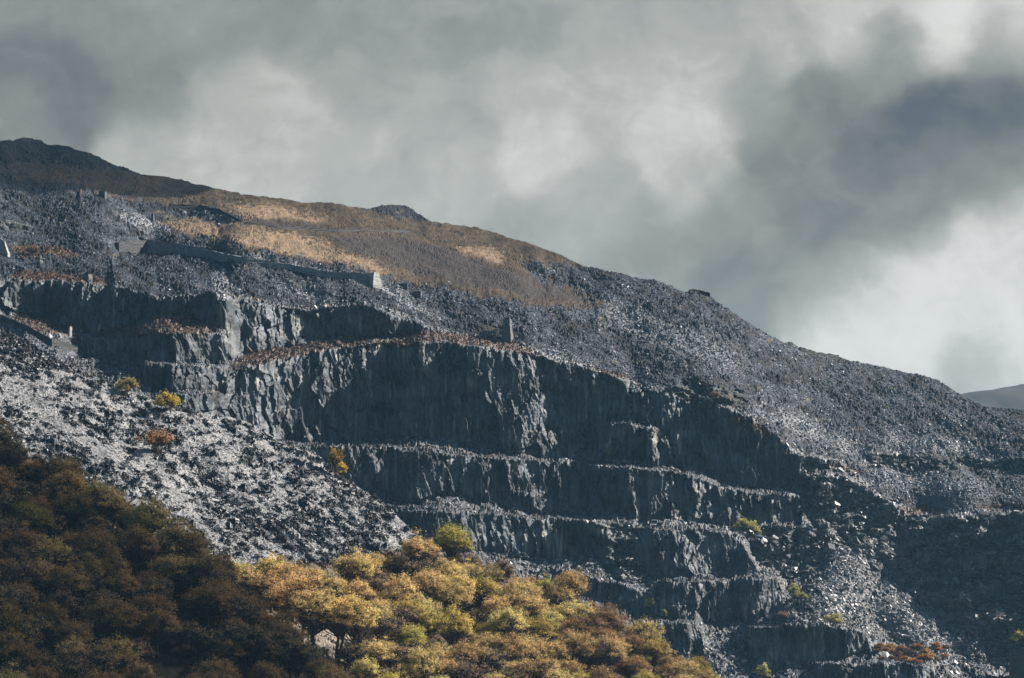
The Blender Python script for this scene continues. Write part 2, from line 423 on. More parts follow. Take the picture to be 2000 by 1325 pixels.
# solve for log-distance: follow the slopes uphill, stay smooth along the hill (DCT in x, tridiagonal in y)
Y0 = 850 + 0.10 * np.maximum(0, GX - 500)
L0 = np.log(Y0)
WH = 0.035
hx = np.broadcast_to(np.gradient(L0), PX.shape)
ge = 0.5 * (g[1:] + g[:-1])                  # between rows
rhs = np.zeros(PX.shape)
rhs[1:] -= ge; rhs[:-1] += ge                # will be moved to the right side
he = 0.5 * (hx[:, 1:] + hx[:, :-1])
rx = np.zeros(PX.shape); rx[:, 1:] -= he; rx[:, :-1] += he
B = -(rhs + WH * rx)                         # (Dy'Dy + WH Dx'Dx) L = Dy' g + WH Dx' h
def dct(a):
    v = np.concatenate([a, a[:, ::-1]], 1)
    fz = np.fft.rfft(v, axis=1)[:, :a.shape[1]]
    return (fz * np.exp(-1j * pi * np.arange(a.shape[1]) / (2 * a.shape[1]))).real
def idct(c):
    n = c.shape[1]
    fz = np.concatenate([c * np.exp(1j * pi * np.arange(n) / (2 * n)), np.zeros((c.shape[0], 1))], 1)
    return np.fft.irfft(fz, n=2 * n, axis=1)[:, :n]
Bh = dct(B); L0h = dct(L0[None])[0]
lam = WH * (2 - 2 * np.cos(pi * np.arange(NC) / NC))
dg = np.full((NR, NC), 2.0) + lam[None]; dg[-1] -= 1
Bh[1] += L0h
cp = np.zeros((NR, NC)); dp = np.zeros((NR, NC))
for j in range(1, NR):
    m = dg[j] + (cp[j - 1] if j > 1 else 0)
    cp[j] = -1.0 / m
    dp[j] = (Bh[j] + (dp[j - 1] if j > 1 else 0)) / m
Lh = np.zeros((NR, NC)); Lh[-1] = dp[-1]
for j in range(NR - 2, 0, -1): Lh[j] = dp[j] - cp[j] * Lh[j + 1]
Lh[0] = L0h
LY = idct(Lh)
YY = np.exp(LY)
# spurs and gullies: (line, metres towards the viewer, half-width in photo pixels)
for pts, amp, wid in [([(1400, 775), (1520, 830), (1690, 910)], 7, 38), ([(1440, 700), (1600, 760)], -4, 30), ([(350, 500), (430, 530), (445, 580)], 4, 60),
                      ([(560, 520), (700, 580), (830, 635)], 6, 30), ([(1660, 1080), (1640, 1150), (1560, 1200)], 10, 38), ([(1700, 1150), (1800, 1240)], 6, 32),
                      ([(1730, 930), (1900, 960)], 6, 40), ([(300, 540), (312, 590)], -4, 16), ([(445, 590), (450, 690)], 4, 14), ([(824, 674), (828, 722)], 3, 9), ([(1270, 842), (1276, 900)], 5, 12), ([(1165, 1020), (1185, 1060)], 5, 14),
                      ([(1252, 930), (1255, 1040)], -6, 12), ([(1130, 690), (1222, 742)], 3, 16), ([(1660, 880), (1700, 905)], -6, 22), ([(1900, 900), (2000, 930)], -10, 40),
                      ([(120, 380), (300, 420)], 5, 30), ([(1800, 1020), (1840, 1090)], -14, 70), ([(1950, 1020), (1980, 1120)], -12, 60)]:
    YY -= amp * np.exp(-(seg_dist(pts, PX, PY) / wid) ** 2)

# the tip bench at lower right stands out towards the viewer; its flank faces away from the sun
RIM2 = [(1400, 960), (1560, 922), (1640, 922), (1720, 966), (1780, 1001), (1850, 1004), (2260, 990)]
a0 = 1585 + np.clip(PY - 925, 0, 400) * 0.72
ramp = np.clip((PX - a0 + 60 * fbm(PX / 90, PY / 70, 97, 3)) / 420.0, 0, 0.8)
rimj = line(RIM2, PX) + 5 * perlin(PX / 40, PX * 0, 95) + 2 * perlin(PX / 7, PX * 0, 96)
below = np.clip((PY - rimj) / 5.0, 0, 1) * (PX > 1540)
YY -= 46 * ramp * (0.6 + 0.4 * ramp) * below + 7 * below * np.clip((PX - 1560) / 60, 0, 1)
sky_py = line(SKYLINE, GX) + 1.0 * perlin(GX / 7, GX * 0, 91) + 1.6 * perlin(GX / 22, GX * 0, 92)
jsky = np.ceil((1440 - sky_py) / STEP).astype(int)
cols = np.arange(NC)
PYs = PY.copy(); PYs[jsky, cols] = sky_py
U, T = ray(PX, PYs)
X = U * YY; Z = T * YY; Yq = YY.copy()
cm = blur(cliff, 1)
sm = blur(steep.astype(float), 3)
bm = blur(band.astype(float), 1)
gm = blur(grass.astype(float), 4)
hm = blur(heath.astype(float), 1)
# cliffs: cleaved columns and blocks, pushed out towards the viewer
wX = X + 1.8 * perlin(Z / 14, X / 30, 11) + 0.15 * Z
r1, r2, ox, oy = cells(wX / 10 + 0.3 * perlin(X / 4, Z / 6, 12), Z / 27, 200)
d = 4.2 * (r1 - 0.5) + 10 * ox * (r2 - 0.5) * 0.75 + 6 * oy * (r1 - .5)
r1, r2, ox, oy = cells(wX / 3.6 + 0.25 * perlin(X / 1.6, Z / 3, 13), Z / 14, 201)
d += 1.9 * (r1 - 0.5) + 3.6 * ox * (r2 - 0.5) * 1.1 + 1.6 * oy * (r1 - .3)
r1, r2, ox, oy = cells(wX / 1.45, Z / 5, 202)
d += 0.8 * (r1 - 0.5) + 1.45 * ox * (r2 - 0.5) * 1.3 + 0.5 * oy
d += 2.2 * fbm(X / 42, Z / 30, 21, 3) + 0.35 * fbm(X / 1.2, Z / 2.2, 22, 2)
Yq -= cm * d
# broken ground
fx = X * 0.93 + Yq * 0.36; fy = (-X * 0.36 + Yq * 0.93)
r1, r2, ox, oy = cells(fx / 2.0 + 0.3 * perlin(fx / 1.5, fy / 1.5, 55), fy / 2.8, 56)
streak = fbm((PX * .5 - PY * .86) / 13, (PX * .86 + PY * .5) / 110, 59, 3)
rough = np.clip(0.85 + 0.6 * fbm(PX / 70, PY / 18, 57, 3) - 0.5 * streak, 0.2, 1.6)
rough *= 0.45 + 0.55 * np.clip((PY - line(SKYLINE, PX)) / 40, 0, 1)
rub = rough * (0.7 * (r1 - 0.5) + 2.0 * ox * (2.0 * r2 - 0.5) * 0.5 + 0.5 * oy * (r1 - .5))
r1, r2, ox, oy = cells(fx / 1.1, fy / 1.35, 58)
rub += rough * (0.4 * (r1 - 0.5) + 1.1 * ox * (1.7 * r2 - 0.5))
rub += 1.2 * fbm(fx / 13, fy / 20, 51, 3)
rock = 4.2 * fbm(X / 13, Z / 8, 61, 5, 0.6)
r1, r2, ox, oy = cells(X / 4.0 + 0.3 * Z / 4, Z / 2.6, 63)
blk = 2.4 * (r1 - 0.5) + 2.6 * ox * (r2 - 0.5) + 1.8 * oy
loose = (1 - cm)
Z += loose * (1 - sm) * (1 - 0.62 * gm) * (1 - 0.4 * hm) * rub * 0.85
Z += gm * (0.26 * fbm(X / 5, Yq / 9, 71, 3) + 0.9 * fbm(X / 26, Yq / 30, 72, 2))
Z += hm * 0.5 * fbm(X / 2.2, Yq / 3, 73, 2)
Yq -= loose * sm * (rock + blk)
# the far side of the ridge falls away
NB = 8
valid = np.zeros(PX.shape, bool)
for i in range(NC):
    j = jsky[i]; valid[:j + 1 + NB, i] = True
for k in range(1, NB + 1):
    jj = np.minimum(jsky + k, NR - 1)
    Yq[jj, cols] = Yq[jsky, cols] + 14.0 * k
    X[jj, cols] = X[jsky, cols] * (1 + 14.0 * k / Yq[jsky, cols])
    Z[jj, cols] = Z[jsky, cols] - 3.0 * k - 1.6 * k * k
Pq = np.stack([X, Yq, Z], -1)

# ground colours, with sunlit streaks and patches painted in
nA = fbm(PX / 40, PY / 30, 81, 4); nB = fbm(PX / 6, PY / 6, 82, 3); nC_ = fbm(PX / 90, PY / 25, 83, 3)
def C3(r, gg, b): return np.array([r, gg, b])
sun_streak = np.zeros(PX.shape)  # sunlit streaks of the slope, painted as paler stone
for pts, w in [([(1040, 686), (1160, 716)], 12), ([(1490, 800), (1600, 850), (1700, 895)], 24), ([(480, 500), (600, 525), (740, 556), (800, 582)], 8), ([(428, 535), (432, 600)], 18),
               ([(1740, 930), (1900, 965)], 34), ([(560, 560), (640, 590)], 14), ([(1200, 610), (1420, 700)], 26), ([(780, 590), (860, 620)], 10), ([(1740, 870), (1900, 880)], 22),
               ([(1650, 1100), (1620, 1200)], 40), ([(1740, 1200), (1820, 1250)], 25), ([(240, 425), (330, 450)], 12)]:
    sun_streak = np.maximum(sun_streak, np.exp(-(seg_dist(pts, wx, wy) / w) ** 2))
lowleft = np.clip((520 - PX) / 250, 0, 1) * np.clip((600 - PY) / 60, 0, 1)
q1 = PX * .94 + PY * .33; q2 = -PX * .33 + PY * .94
fleck = fbm(q1 / 10 + .4 * perlin(q2 / 9, q1 / 20, 110), q2 / 4.2, 111, 4, .62) + 0.45 * streak + 0.35 * nA + 0.15 * nC_ + 0.55 * sun_streak
fleck = np.clip((fleck + 0.05) / 0.75, 0, 1)
slate = (C3(.060, .068, .088)[None, None] * (1 - 0.25 * lowleft[..., None]) + C3(.17, .165, .16) * sun_streak[..., None]) * np.clip(1 + 0.5 * nA + 0.3 * nB + 0.8 * streak + .4 * nC_, .25, 2.4)[..., None]
slate = slate * 0.36 * (1 - fleck[..., None]) + (slate * 0.5 + C3(.046, .054, .070) + C3(.15, .146, .138) * sun_streak[..., None]) * fleck[..., None]
cl_n = fbm(X / 1.6, Z / 14, 84, 3); cl_b = fbm(X / 16, Z / 12, 85, 3)
ccol = C3(.062, .074, .088)[None, None] * np.clip(1 + 0.7 * cl_n + 0.9 * cl_b, .22, 3.2)[..., None]
pale = np.clip((fbm(X / 2.0, Z / 24, 86, 3) + 0.5 * cl_b - 0.55) * 2.5, 0, 1)[..., None]
for pts, w in [([(434, 588), (430, 640)], 9), ([(440, 640), (455, 692)], 11), ([(822, 672), (828, 722)], 8), ([(745, 672), (750, 702)], 5), ([(1216, 765), (1229, 812)], 5), ([(1268, 848), (1276, 898)], 8),
               ([(1060, 1022), (1076, 1062)], 12), ([(1140, 1016), (1182, 1042)], 9), ([(1252, 930), (1246, 985)], 4), ([(880, 885), (868, 930)], 6), ([(560, 720), (566, 830)], 4), ([(838, 790), (845, 850)], 5)]:
    pale = np.maximum(pale, (np.exp(-(seg_dist(pts, PX + 6 * perlin(PX / 5, PY / 16, 98), PY) / w) ** 2) * np.clip(0.45 + 1.1 * cl_n, 0, 1))[..., None])  # cream stone corners, with the sun catching them painted in too
ccol = ccol * (1 - pale) + C3(.27, .27, .24) * pale
tuss = np.clip(fbm(PX / 24, PY / 4.5, 113, 4) * 1.6 - .15, 0, 1)
gcol = C3(.076, .050, .028)[None, None] * (1 - .6 * tuss)[..., None] * (1 + 0.3 * nA + 0.35 * nB + 0.25 * nC_)[..., None]
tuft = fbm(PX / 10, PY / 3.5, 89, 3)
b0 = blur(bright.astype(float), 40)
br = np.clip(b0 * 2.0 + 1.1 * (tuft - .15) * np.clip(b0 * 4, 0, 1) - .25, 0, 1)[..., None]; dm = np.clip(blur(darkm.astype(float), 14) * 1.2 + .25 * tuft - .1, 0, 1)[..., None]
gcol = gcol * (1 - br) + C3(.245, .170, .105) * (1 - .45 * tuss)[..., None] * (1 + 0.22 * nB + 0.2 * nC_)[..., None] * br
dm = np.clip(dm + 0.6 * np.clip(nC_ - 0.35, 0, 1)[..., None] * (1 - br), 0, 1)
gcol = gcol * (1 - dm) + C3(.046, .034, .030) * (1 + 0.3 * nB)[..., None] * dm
hcol = C3(.088, .048, .036)[None, None] * (1 + 0.6 * nB + 0.3 * nA)[..., None]
hk = np.clip((nB - 0.25) * 2, 0, 1)[..., None]
hcol = hcol * (1 - hk) + C3(.20, .15, .07) * hk
stc = C3(.068, .072, .070)[None, None] * np.clip(1 + 0.7 * nB + 0.9 * nA + .6 * nC_, .2, 3)[..., None]
fan = np.maximum(np.exp(-(seg_dist([(1700, 1090), (1770, 1180), (1880, 1245)], wx, wy) / 45) ** 2), np.exp(-(seg_dist([(1650, 960), (1730, 1000)], wx, wy) / 26) ** 2))[..., None]
stc = stc * (1 - fan) + C3(.125, .125, .14) * (1 + .3 * nB)[..., None] * fan
col = slate
col = col * (1 - sm[..., None]) + stc * sm[..., None]
tp = blur(tips.astype(float), 3)[..., None]
col = col * (1 - tp) + C3(.015, .017, .021) * (1 + 0.3 * nB)[..., None] * tp
c1 = cm[..., None]; col = col * (1 - c1) + ccol * c1
# grassed strips creeping over the scree beside the moor
moss = np.clip(fbm(PX / 50, PY / 14, 88, 3) - 0.62, 0, 1)[..., None] * 2 * (1 - c1)
col = col * (1 - moss) + C3(.13, .11, .07) * moss
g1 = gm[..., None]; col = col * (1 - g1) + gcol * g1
h1 = np.clip(hm[..., None] * 1.2, 0, 1); col = col * (1 - h1) + hcol * h1
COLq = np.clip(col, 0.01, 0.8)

RIM = [(-260, 538), (0, 542), (210, 552), (310, 580), (420, 572), (480, 578), (600, 600), (700, 588), (790, 612), (840, 640), (930, 652), (1030, 680), (1220, 740), (1262, 756), (1300, 759),
       (1400, 788), (1450, 800), (1540, 874), (1640, 898), (1720, 966), (1790, 1000), (2260, 985)]
idx = np.arange(NR * NC).reshape(NR, NC)
quads = np.stack([idx[:-1, :-1], idx[:-1, 1:], idx[1:, 1:], idx[1:, :-1]], -1)
ok = valid[:-1, :-1] & valid[1:, :-1] & valid[:-1, 1:] & valid[1:, 1:]
above = PY[:-1, :-1] < line(RIM, GX)[None, :-1]
def submesh(name, V, cols_, Q, mats):
    used = np.unique(Q); mp = np.full(len(V), -1, np.int32); mp[used] = np.arange(len(used))
    return raw_mesh(name, V[used], mp[Q], cols_[used], False, mats)
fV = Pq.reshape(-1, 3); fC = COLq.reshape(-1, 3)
def area_mask(p):
    return p
Q_hill = quads[ok & above]; Q_quarry = quads[ok & ~above]
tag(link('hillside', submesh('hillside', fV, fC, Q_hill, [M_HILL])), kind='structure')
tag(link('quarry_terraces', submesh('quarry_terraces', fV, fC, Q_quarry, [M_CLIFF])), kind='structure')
def on_quarry(px, py):
    i = int(round((px - GX[0]) / STEP)); j = int(round((1440 - py) / STEP))
    return Pq[j, i].copy()

# ------------------------------------------------------------------ THE SCREE SPUR AND THE GROUND UNDER THE WOODS
def sheet(x0, x1, y0, y1, step, silh, yfun, disp, nb, dyb, dzb, jig):
    gx = np.arange(x0, x1, step); gy = np.arange(y0, y1, -step)
    px, py = np.meshgrid(gx, gy)
    s = line(silh, gx) + jig * perlin(gx / 6, gx * 0, 191) + 1.6 * jig * perlin(gx / 20, gx * 0, 192)
    js = np.clip(np.ceil((y0 - s) / step).astype(int), 0, len(gy) - nb - 2); c = np.arange(len(gx))
    py2 = py.copy(); py2[js, c] = s
    u, t = ray(px, py2)
    y = yfun(px, py2, u, t)
    P = np.stack([u * y, y, t * y], -1)
    disp(P, px, py2)
    ok = np.zeros(px.shape, bool)
    for i in c: ok[:js[i] + nb + 1, i] = True
    for k in range(1, nb + 1):
        jj = js + k
        P[jj, c] = P[js, c] + np.stack([0 * c, 0 * c + dyb * k, 0 * c - dzb * k], -1)
    ix = np.arange(px.size).reshape(px.shape)
    q = np.stack([ix[:-1, :-1], ix[:-1, 1:], ix[1:, 1:], ix[1:, :-1]], -1)
    okf = ok[:-1, :-1] & ok[1:, :-1] & ok[:-1, 1:] & ok[1:, 1:]
    return gx, gy, px, py2, P, q, okf, js
BREAK = [(-300, 620), (0, 712), (100, 735), (200, 762), (300, 790), (420, 830), (600, 930), (800, 1080), (1560, 1500)]
def spur_y(px, py, u, t):
    y = 273.0 / (0.45 - t - 0.035 * 0 - 0.35 * u)
    b = np.clip((line(BREAK, px) - py) / 70.0, 0, 1) * np.clip((420 - px) / 200, 0, 1)
    y = y - 7.0 * b * b                                # steeper above the break
    y = y + 5.0 * fbm(px / 260, py / 160, 301, 3)
    for pts, amp, wid in [([(600, 930), (800, 1110), (860, 1190)], 4, 40), ([(660, 1000), (760, 1180)], -3, 30), ([(240, 800), (420, 960), (560, 1090)], -3, 26), ([(90, 760), (260, 960)], 3, 40)]:
        y = y - amp * np.exp(-(seg_dist(pts, px, py) / wid) ** 2)
    return y
gully = [(730, 860 + 0), (731, 861)]
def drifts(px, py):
    """where the dark colour and dark blocks lie on the pale gravel (0..1)"""
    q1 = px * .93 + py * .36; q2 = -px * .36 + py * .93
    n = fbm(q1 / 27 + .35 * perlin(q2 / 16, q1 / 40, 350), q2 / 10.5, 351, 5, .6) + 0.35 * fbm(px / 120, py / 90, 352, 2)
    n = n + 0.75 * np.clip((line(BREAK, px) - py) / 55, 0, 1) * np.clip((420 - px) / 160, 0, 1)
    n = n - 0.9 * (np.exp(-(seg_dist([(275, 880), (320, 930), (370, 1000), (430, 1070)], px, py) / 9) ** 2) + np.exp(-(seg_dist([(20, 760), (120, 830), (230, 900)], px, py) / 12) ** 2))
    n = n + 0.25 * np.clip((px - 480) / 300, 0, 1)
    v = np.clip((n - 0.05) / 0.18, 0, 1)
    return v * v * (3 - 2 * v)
def spur_disp(P, px, py):
    x, y = P[..., 0], P[..., 1]
    # fall line of the tip runs down to the right and towards the viewer
    a = x * 0.79 + y * 0.61; b = -x * 0.61 + y * 0.79
    w = a + 1.0 * perlin(a / 7, b / 7, 310)
    big = fbm(a / 10, b / 24, 312, 3)
    chute = np.exp(-(seg_dist([(275, 880), (320, 930), (370, 1000), (430, 1070)], px, py) / 11) ** 2) + np.exp(-(seg_dist([(20, 760), (120, 830), (230, 900)], px, py) / 14) ** 2)
    k = np.clip(1 - 0.85 * chute, 0.1, 1) * (0.35 + 0.9 * drifts(px, py))
    r1, r2, ox, oy = cells(w / 1.5 + 0.25 * perlin(a / 1.5, b / 2, 316), b / 3.8, 320)
    P[..., 2] += k * (0.45 * (r1 - 0.5) + 1.5 * ox * (2.0 * r2 - 0.5) * 0.7 + 0.3 * oy * (r1 - .5))
    r1, r2, ox, oy = cells(w / 0.7 + 0.25 * perlin(a / .7, b / .9, 317), b / 1.3, 321)
    P[..., 2] += k * (0.2 * (r1 - 0.5) + 0.7 * ox * (1.8 * r2 - 0.5) * 0.8) + 0.55 * big + 0.04 * fbm(a / .6, b / .6, 318, 2)
sgx, sgy, spx, spy, Ps, sq, sok, sjs = sheet(-300, 1560, 1450, 530, 1.25, SPUR, spur_y, spur_disp, 14, 3.0, 3.4, 1.3)
WOODEDGE = [(-300, 690), (0, 850), (100, 925), (250, 1025), (350, 1085), (430, 1128), (500, 1118), (640, 1095), (700, 1085), (860, 1066), (900, 1050), (1700, 1050)]
woodm = spy > line(WOODEDGE, spx) + 6 * perlin(spx / 15, spy / 15, 330)
nS = fbm(spx / 30, spy / 20, 341, 3); nS2 = fbm(spx / 5, spy / 5, 342, 3)
scol = C3(.295, .292, .295)[None, None] * (1 + 0.18 * nS + 0.2 * nS2)[..., None]
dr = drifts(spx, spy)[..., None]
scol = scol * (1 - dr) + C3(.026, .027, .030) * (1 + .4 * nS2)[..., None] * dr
wm = blur(woodm.astype(float), 3)[..., None]
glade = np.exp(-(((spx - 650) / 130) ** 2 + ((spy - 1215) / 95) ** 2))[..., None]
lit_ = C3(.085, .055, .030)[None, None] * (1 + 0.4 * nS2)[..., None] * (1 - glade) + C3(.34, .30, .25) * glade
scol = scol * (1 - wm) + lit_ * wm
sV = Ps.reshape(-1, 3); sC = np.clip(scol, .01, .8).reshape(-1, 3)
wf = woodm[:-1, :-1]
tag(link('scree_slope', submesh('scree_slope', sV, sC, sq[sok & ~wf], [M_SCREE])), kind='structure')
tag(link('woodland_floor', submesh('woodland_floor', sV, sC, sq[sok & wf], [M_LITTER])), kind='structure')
def on_spur(px, py):
    i = int(round((px - sgx[0]) / 1.25)); j = int(round((1450 - py) / 1.25))
    return Ps[j, i].copy()

NEAR = [(-300, 700), (0, 888), (120, 968), (250, 1045), (350, 1105), (430, 1176), (560, 1284), (650, 1360), (720, 1425), (860, 1540)]
def near_y(px, py, u, t): return 267.0 / (0.5 - t - 0.35 * u) + 4 * fbm(px / 180, py / 120, 401, 3)
def near_disp(P, px, py): P[..., 2] += 0.6 * fbm(P[..., 0] / 5, P[..., 1] / 5, 402, 3)
ngx, ngy, npx, npy, Pn, nq, nok, njs = sheet(-300, 860, 1560, 680, 4.0, NEAR, near_y, near_disp, 10, 4.0, 3.2, 1.0)
nC = C3(.05, .034, .022)[None, None] * (1 + 0.4 * fbm(npx / 12, npy / 12, 403, 3))[..., None]
tag(link('near_hillside', raw_mesh('near_hillside', Pn.reshape(-1, 3), nq[nok], np.clip(nC, .01, .5).reshape(-1, 3), False, [M_LITTER])), kind='structure')
def on_near(px, py):
    i = int(round((px - ngx[0]) / 4.0)); j = int(round((1560 - py) / 4.0))
    return Pn[j, i].copy()

# valley floor under everything, and the far fell on the right
me = raw_mesh('valley_floor', [(-6000, -3000, -45), (6000, -3000, -45), (6000, 9000, -45), (-6000, 9000, -45)], [[0, 1, 2, 3]], np.tile(C3(.06, .07, .04), (4, 1)), False, [M_LITTER])
tag(link('valley_floor', me), kind='structure')
fx = np.linspace(-200, 1800, 120); fyv = np.linspace(0, 1, 60)
FXg, Kg = np.meshgrid(fx, fyv)
top = np.interp(FXg, [-200, 500, 565, 610, 640, 680, 760, 900, 1200, 1800], [320, 384, 395, 401, 404, 409, 426, 460, 480, 380])
prof = np.where(Kg < 0.6, np.sin(Kg / 0.6 * pi / 2) ** 0.9, np.cos((Kg - 0.6) / 0.4 * pi / 2))
FZ = -45 + (top + 45) * prof + 6 * fbm(FXg / 90, Kg * 9, 501, 4) * prof
FY = 2350 + Kg * 1400
ix = np.arange(FXg.size).reshape(FXg.shape)
fq = np.stack([ix[:-1, :-1], ix[:-1, 1:], ix[1:, 1:], ix[1:, :-1]], -1).reshape(-1, 4)
fcol = C3(.085, .078, .066)[None, None] * (1 + 0.4 * fbm(FXg / 60, Kg * 14, 502, 4))[..., None]
tag(link('far_fell', raw_mesh('far_fell', np.stack([FXg, FY, FZ], -1), fq, np.clip(fcol, .01, 1).reshape(-1, 3), True, [M_HILL])), kind='structure')

# ------------------------------------------------------------------ LOOSE SLATE
rng = np.random.default_rng(5)
def rotm(n, ax, ang):
    return None
def slabs(name, P, J, I, size, thick, tilt, tone, lift=0.1, long=1.0):
    """J, I index vertices of a terrain grid P; lay one split slab of slate on each, close to the slope"""
    n = len(J)
    c = P[J, I] + (P[np.clip(J + 1, 0, P.shape[0] - 1), I] - P[J, I]) * rng.random((n, 1)) + (P[J, np.clip(I + 1, 0, P.shape[1] - 1)] - P[J, I]) * rng.random((n, 1))
    a = P[np.clip(J, 2, P.shape[0] - 3), np.clip(I + 2, 0, P.shape[1] - 1)] - P[J, np.clip(I - 2, 0, P.shape[1] - 1)]
    b = P[np.clip(J + 2, 0, P.shape[0] - 1), I] - P[np.clip(J - 2, 0, P.shape[0] - 1), I]
    nn = np.cross(a, b); nn /= np.linalg.norm(nn, axis=1, keepdims=True) + 1e-9
    nn = nn * 0.5 + np.array([0.05, -0.1, 0.5]) + rng.normal(0, tilt, (n, 3))
    nn /= np.linalg.norm(nn, axis=1, keepdims=True)
    r = rng.normal(0, 1, (n, 3)); e1 = np.cross(nn, r); e1 /= np.linalg.norm(e1, axis=1, keepdims=True); e2 = np.cross(nn, e1)
    s = size * np.exp(rng.normal(0, 0.42, (n, 1))); th = s * thick * (0.5 + rng.random((n, 1)))
    V = np.zeros((n, 8, 3))
    ang = np.array([0.25, 0.75, 1.25, 1.75]) * pi
    for k in range(4):
        f = rng.uniform(0.65, 1.25, (n, 1)); an = ang[k] + rng.normal(0, 0.22, (n, 1))
        rim = s * f * (np.cos(an) * e1 * long + np.sin(an) * e2 * 0.7)
        V[:, k] = c + rim - nn * th * 0.5 + nn * lift * s
        V[:, k + 4] = c + rim * rng.uniform(0.82, 1.0, (n, 1)) + nn * th * (0.5 + 0.3 * rng.normal(0, 1, (n, 1))) + nn * lift * s
    fq = np.array([[4, 5, 6, 7], [0, 1, 5, 4], [1, 2, 6, 5], [2, 3, 7, 6], [3, 0, 4, 7], [3, 2, 1, 0]])
    Q = (np.arange(n)[:, None, None] * 8 + fq[None]).reshape(-1, 4)
    t = tone[None] * np.exp(rng.normal(0, 0.28, (n, 1)))
    return tag(link(name, raw_mesh(name, V.reshape(-1, 3), Q, np.repeat(np.clip(t, .02, .6), 8, 0), False, [M_STONE])), kind='stuff')
def pick(w, n):
    p = w.ravel() / w.sum(); k = rng.choice(w.size, n, p=p)
    return k // w.shape[1], k % w.shape[1]
inpic = (PY < 1360) & (PX > -120) & (PX < 2120)
screeq = (1 - cm) * (1 - gm) * (1 - hm) * inpic * (PY > sky_py[None] + 2)
w_hill = screeq * (1 - 0.8 * sm) * (PY < line(RIM, GX)[None]) * (1 - tp[..., 0] * 0.5) * np.clip(fleck - .1, 0.02, 3) * (1 - 0.97 * tp[..., 0]) * (1 - .4 * lowleft)
J, I = pick(np.clip(w_hill, 0, None), 60000)
slabs('hillside_rubble', Pq, J, I, 0.36, 0.35, 0.30, C3(.095, .108, .135))
w_q = screeq * (1 - 0.55 * sm) * (0.1 + 0.6 * fleck + sun_streak + 0.8 * fan[..., 0]) * (PY >= line(RIM, GX)[None])
J, I = pick(w_q, 36000)
w_q = w_q * 1.0
slabs('terrace_rubble', Pq, J, I, 0.62, 0.35, 0.34, C3(.19, .19, .20))
J, I = pick(sm * inpic * (PX > 1440) * (1 - gm), 1500)
slabs('outcrop_slabs', Pq, J, I, 1.3, 0.4, 0.38, C3(.10, .105, .11), 0.2)
w_s = (~woodm) * (spx > -120) * (spy < 1200) * (spy > line(SPUR, spx) + 1)
dr2 = dr[..., 0]
J, I = pick(w_s * (1.02 - dr2), 30000)
slabs('scree_stones', Ps, J, I, 0.20, 0.3, 0.22, C3(.22, .22, .225), 0.05, 1.3)
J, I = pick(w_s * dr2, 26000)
slabs('dark_blocks', Ps, J, I, 0.34, 0.4, 0.3, C3(.034, .035, .040), 0.1, 1.3)

# ------------------------------------------------------------------ TREES
def tube_set(paths, sides=5):
    V, Q = [], []; off = 0
    for pts, rad in paths:
        pts = np.array(pts, float); n = len(pts)
        d = np.gradient(pts, axis=0); d /= np.linalg.norm(d, axis=1, keepdims=True) + 1e-9
        ref = np.where(np.abs(d[:, 2:3]) > 0.9, np.array([[1.0, 0, 0]]), np.array([[0, 0, 1.0]]))
        e1 = np.cross(d, ref); e1 /= np.linalg.norm(e1, axis=1, keepdims=True); e2 = np.cross(d, e1)
        an = np.arange(sides) * 2 * pi / sides
        ring = pts[:, None] + np.asarray(rad)[:, None, None] * (np.cos(an)[None, :, None] * e1[:, None] + np.sin(an)[None, :, None] * e2[:, None])
        V.append(ring.reshape(-1, 3))
        for k in range(n - 1):
            for s in range(sides):
                s2 = (s + 1) % sides
                Q.append((off + k * sides + s, off + k * sides + s2, off + (k + 1) * sides + s2, off + (k + 1) * sides + s))
        off += n * sides
    return np.concatenate(V), np.array(Q)
def leaves(cen, nrm, size, r):
    n = len(cen)
    e1 = np.cross(nrm, r.normal(0, 1, (n, 3))); e1 /= np.linalg.norm(e1, axis=1, keepdims=True) + 1e-9
    e2 = np.cross(nrm, e1)
    s = size * r.uniform(0.6, 1.35, (n, 1))
    V = np.stack([cen - e1 * s, cen - e2 * s * 0.55 + e1 * s * 0.1, cen + e1 * s, cen + e2 * s * 0.55 - e1 * s * 0.1], 1)
    t = r.uniform(0.62, 1.3, (n, 1)) * (1 + r.normal(0, 0.06, (n, 3)))
    return V.reshape(-1, 3), np.arange(4 * n).reshape(n, 4), np.repeat(t, 4, 0)
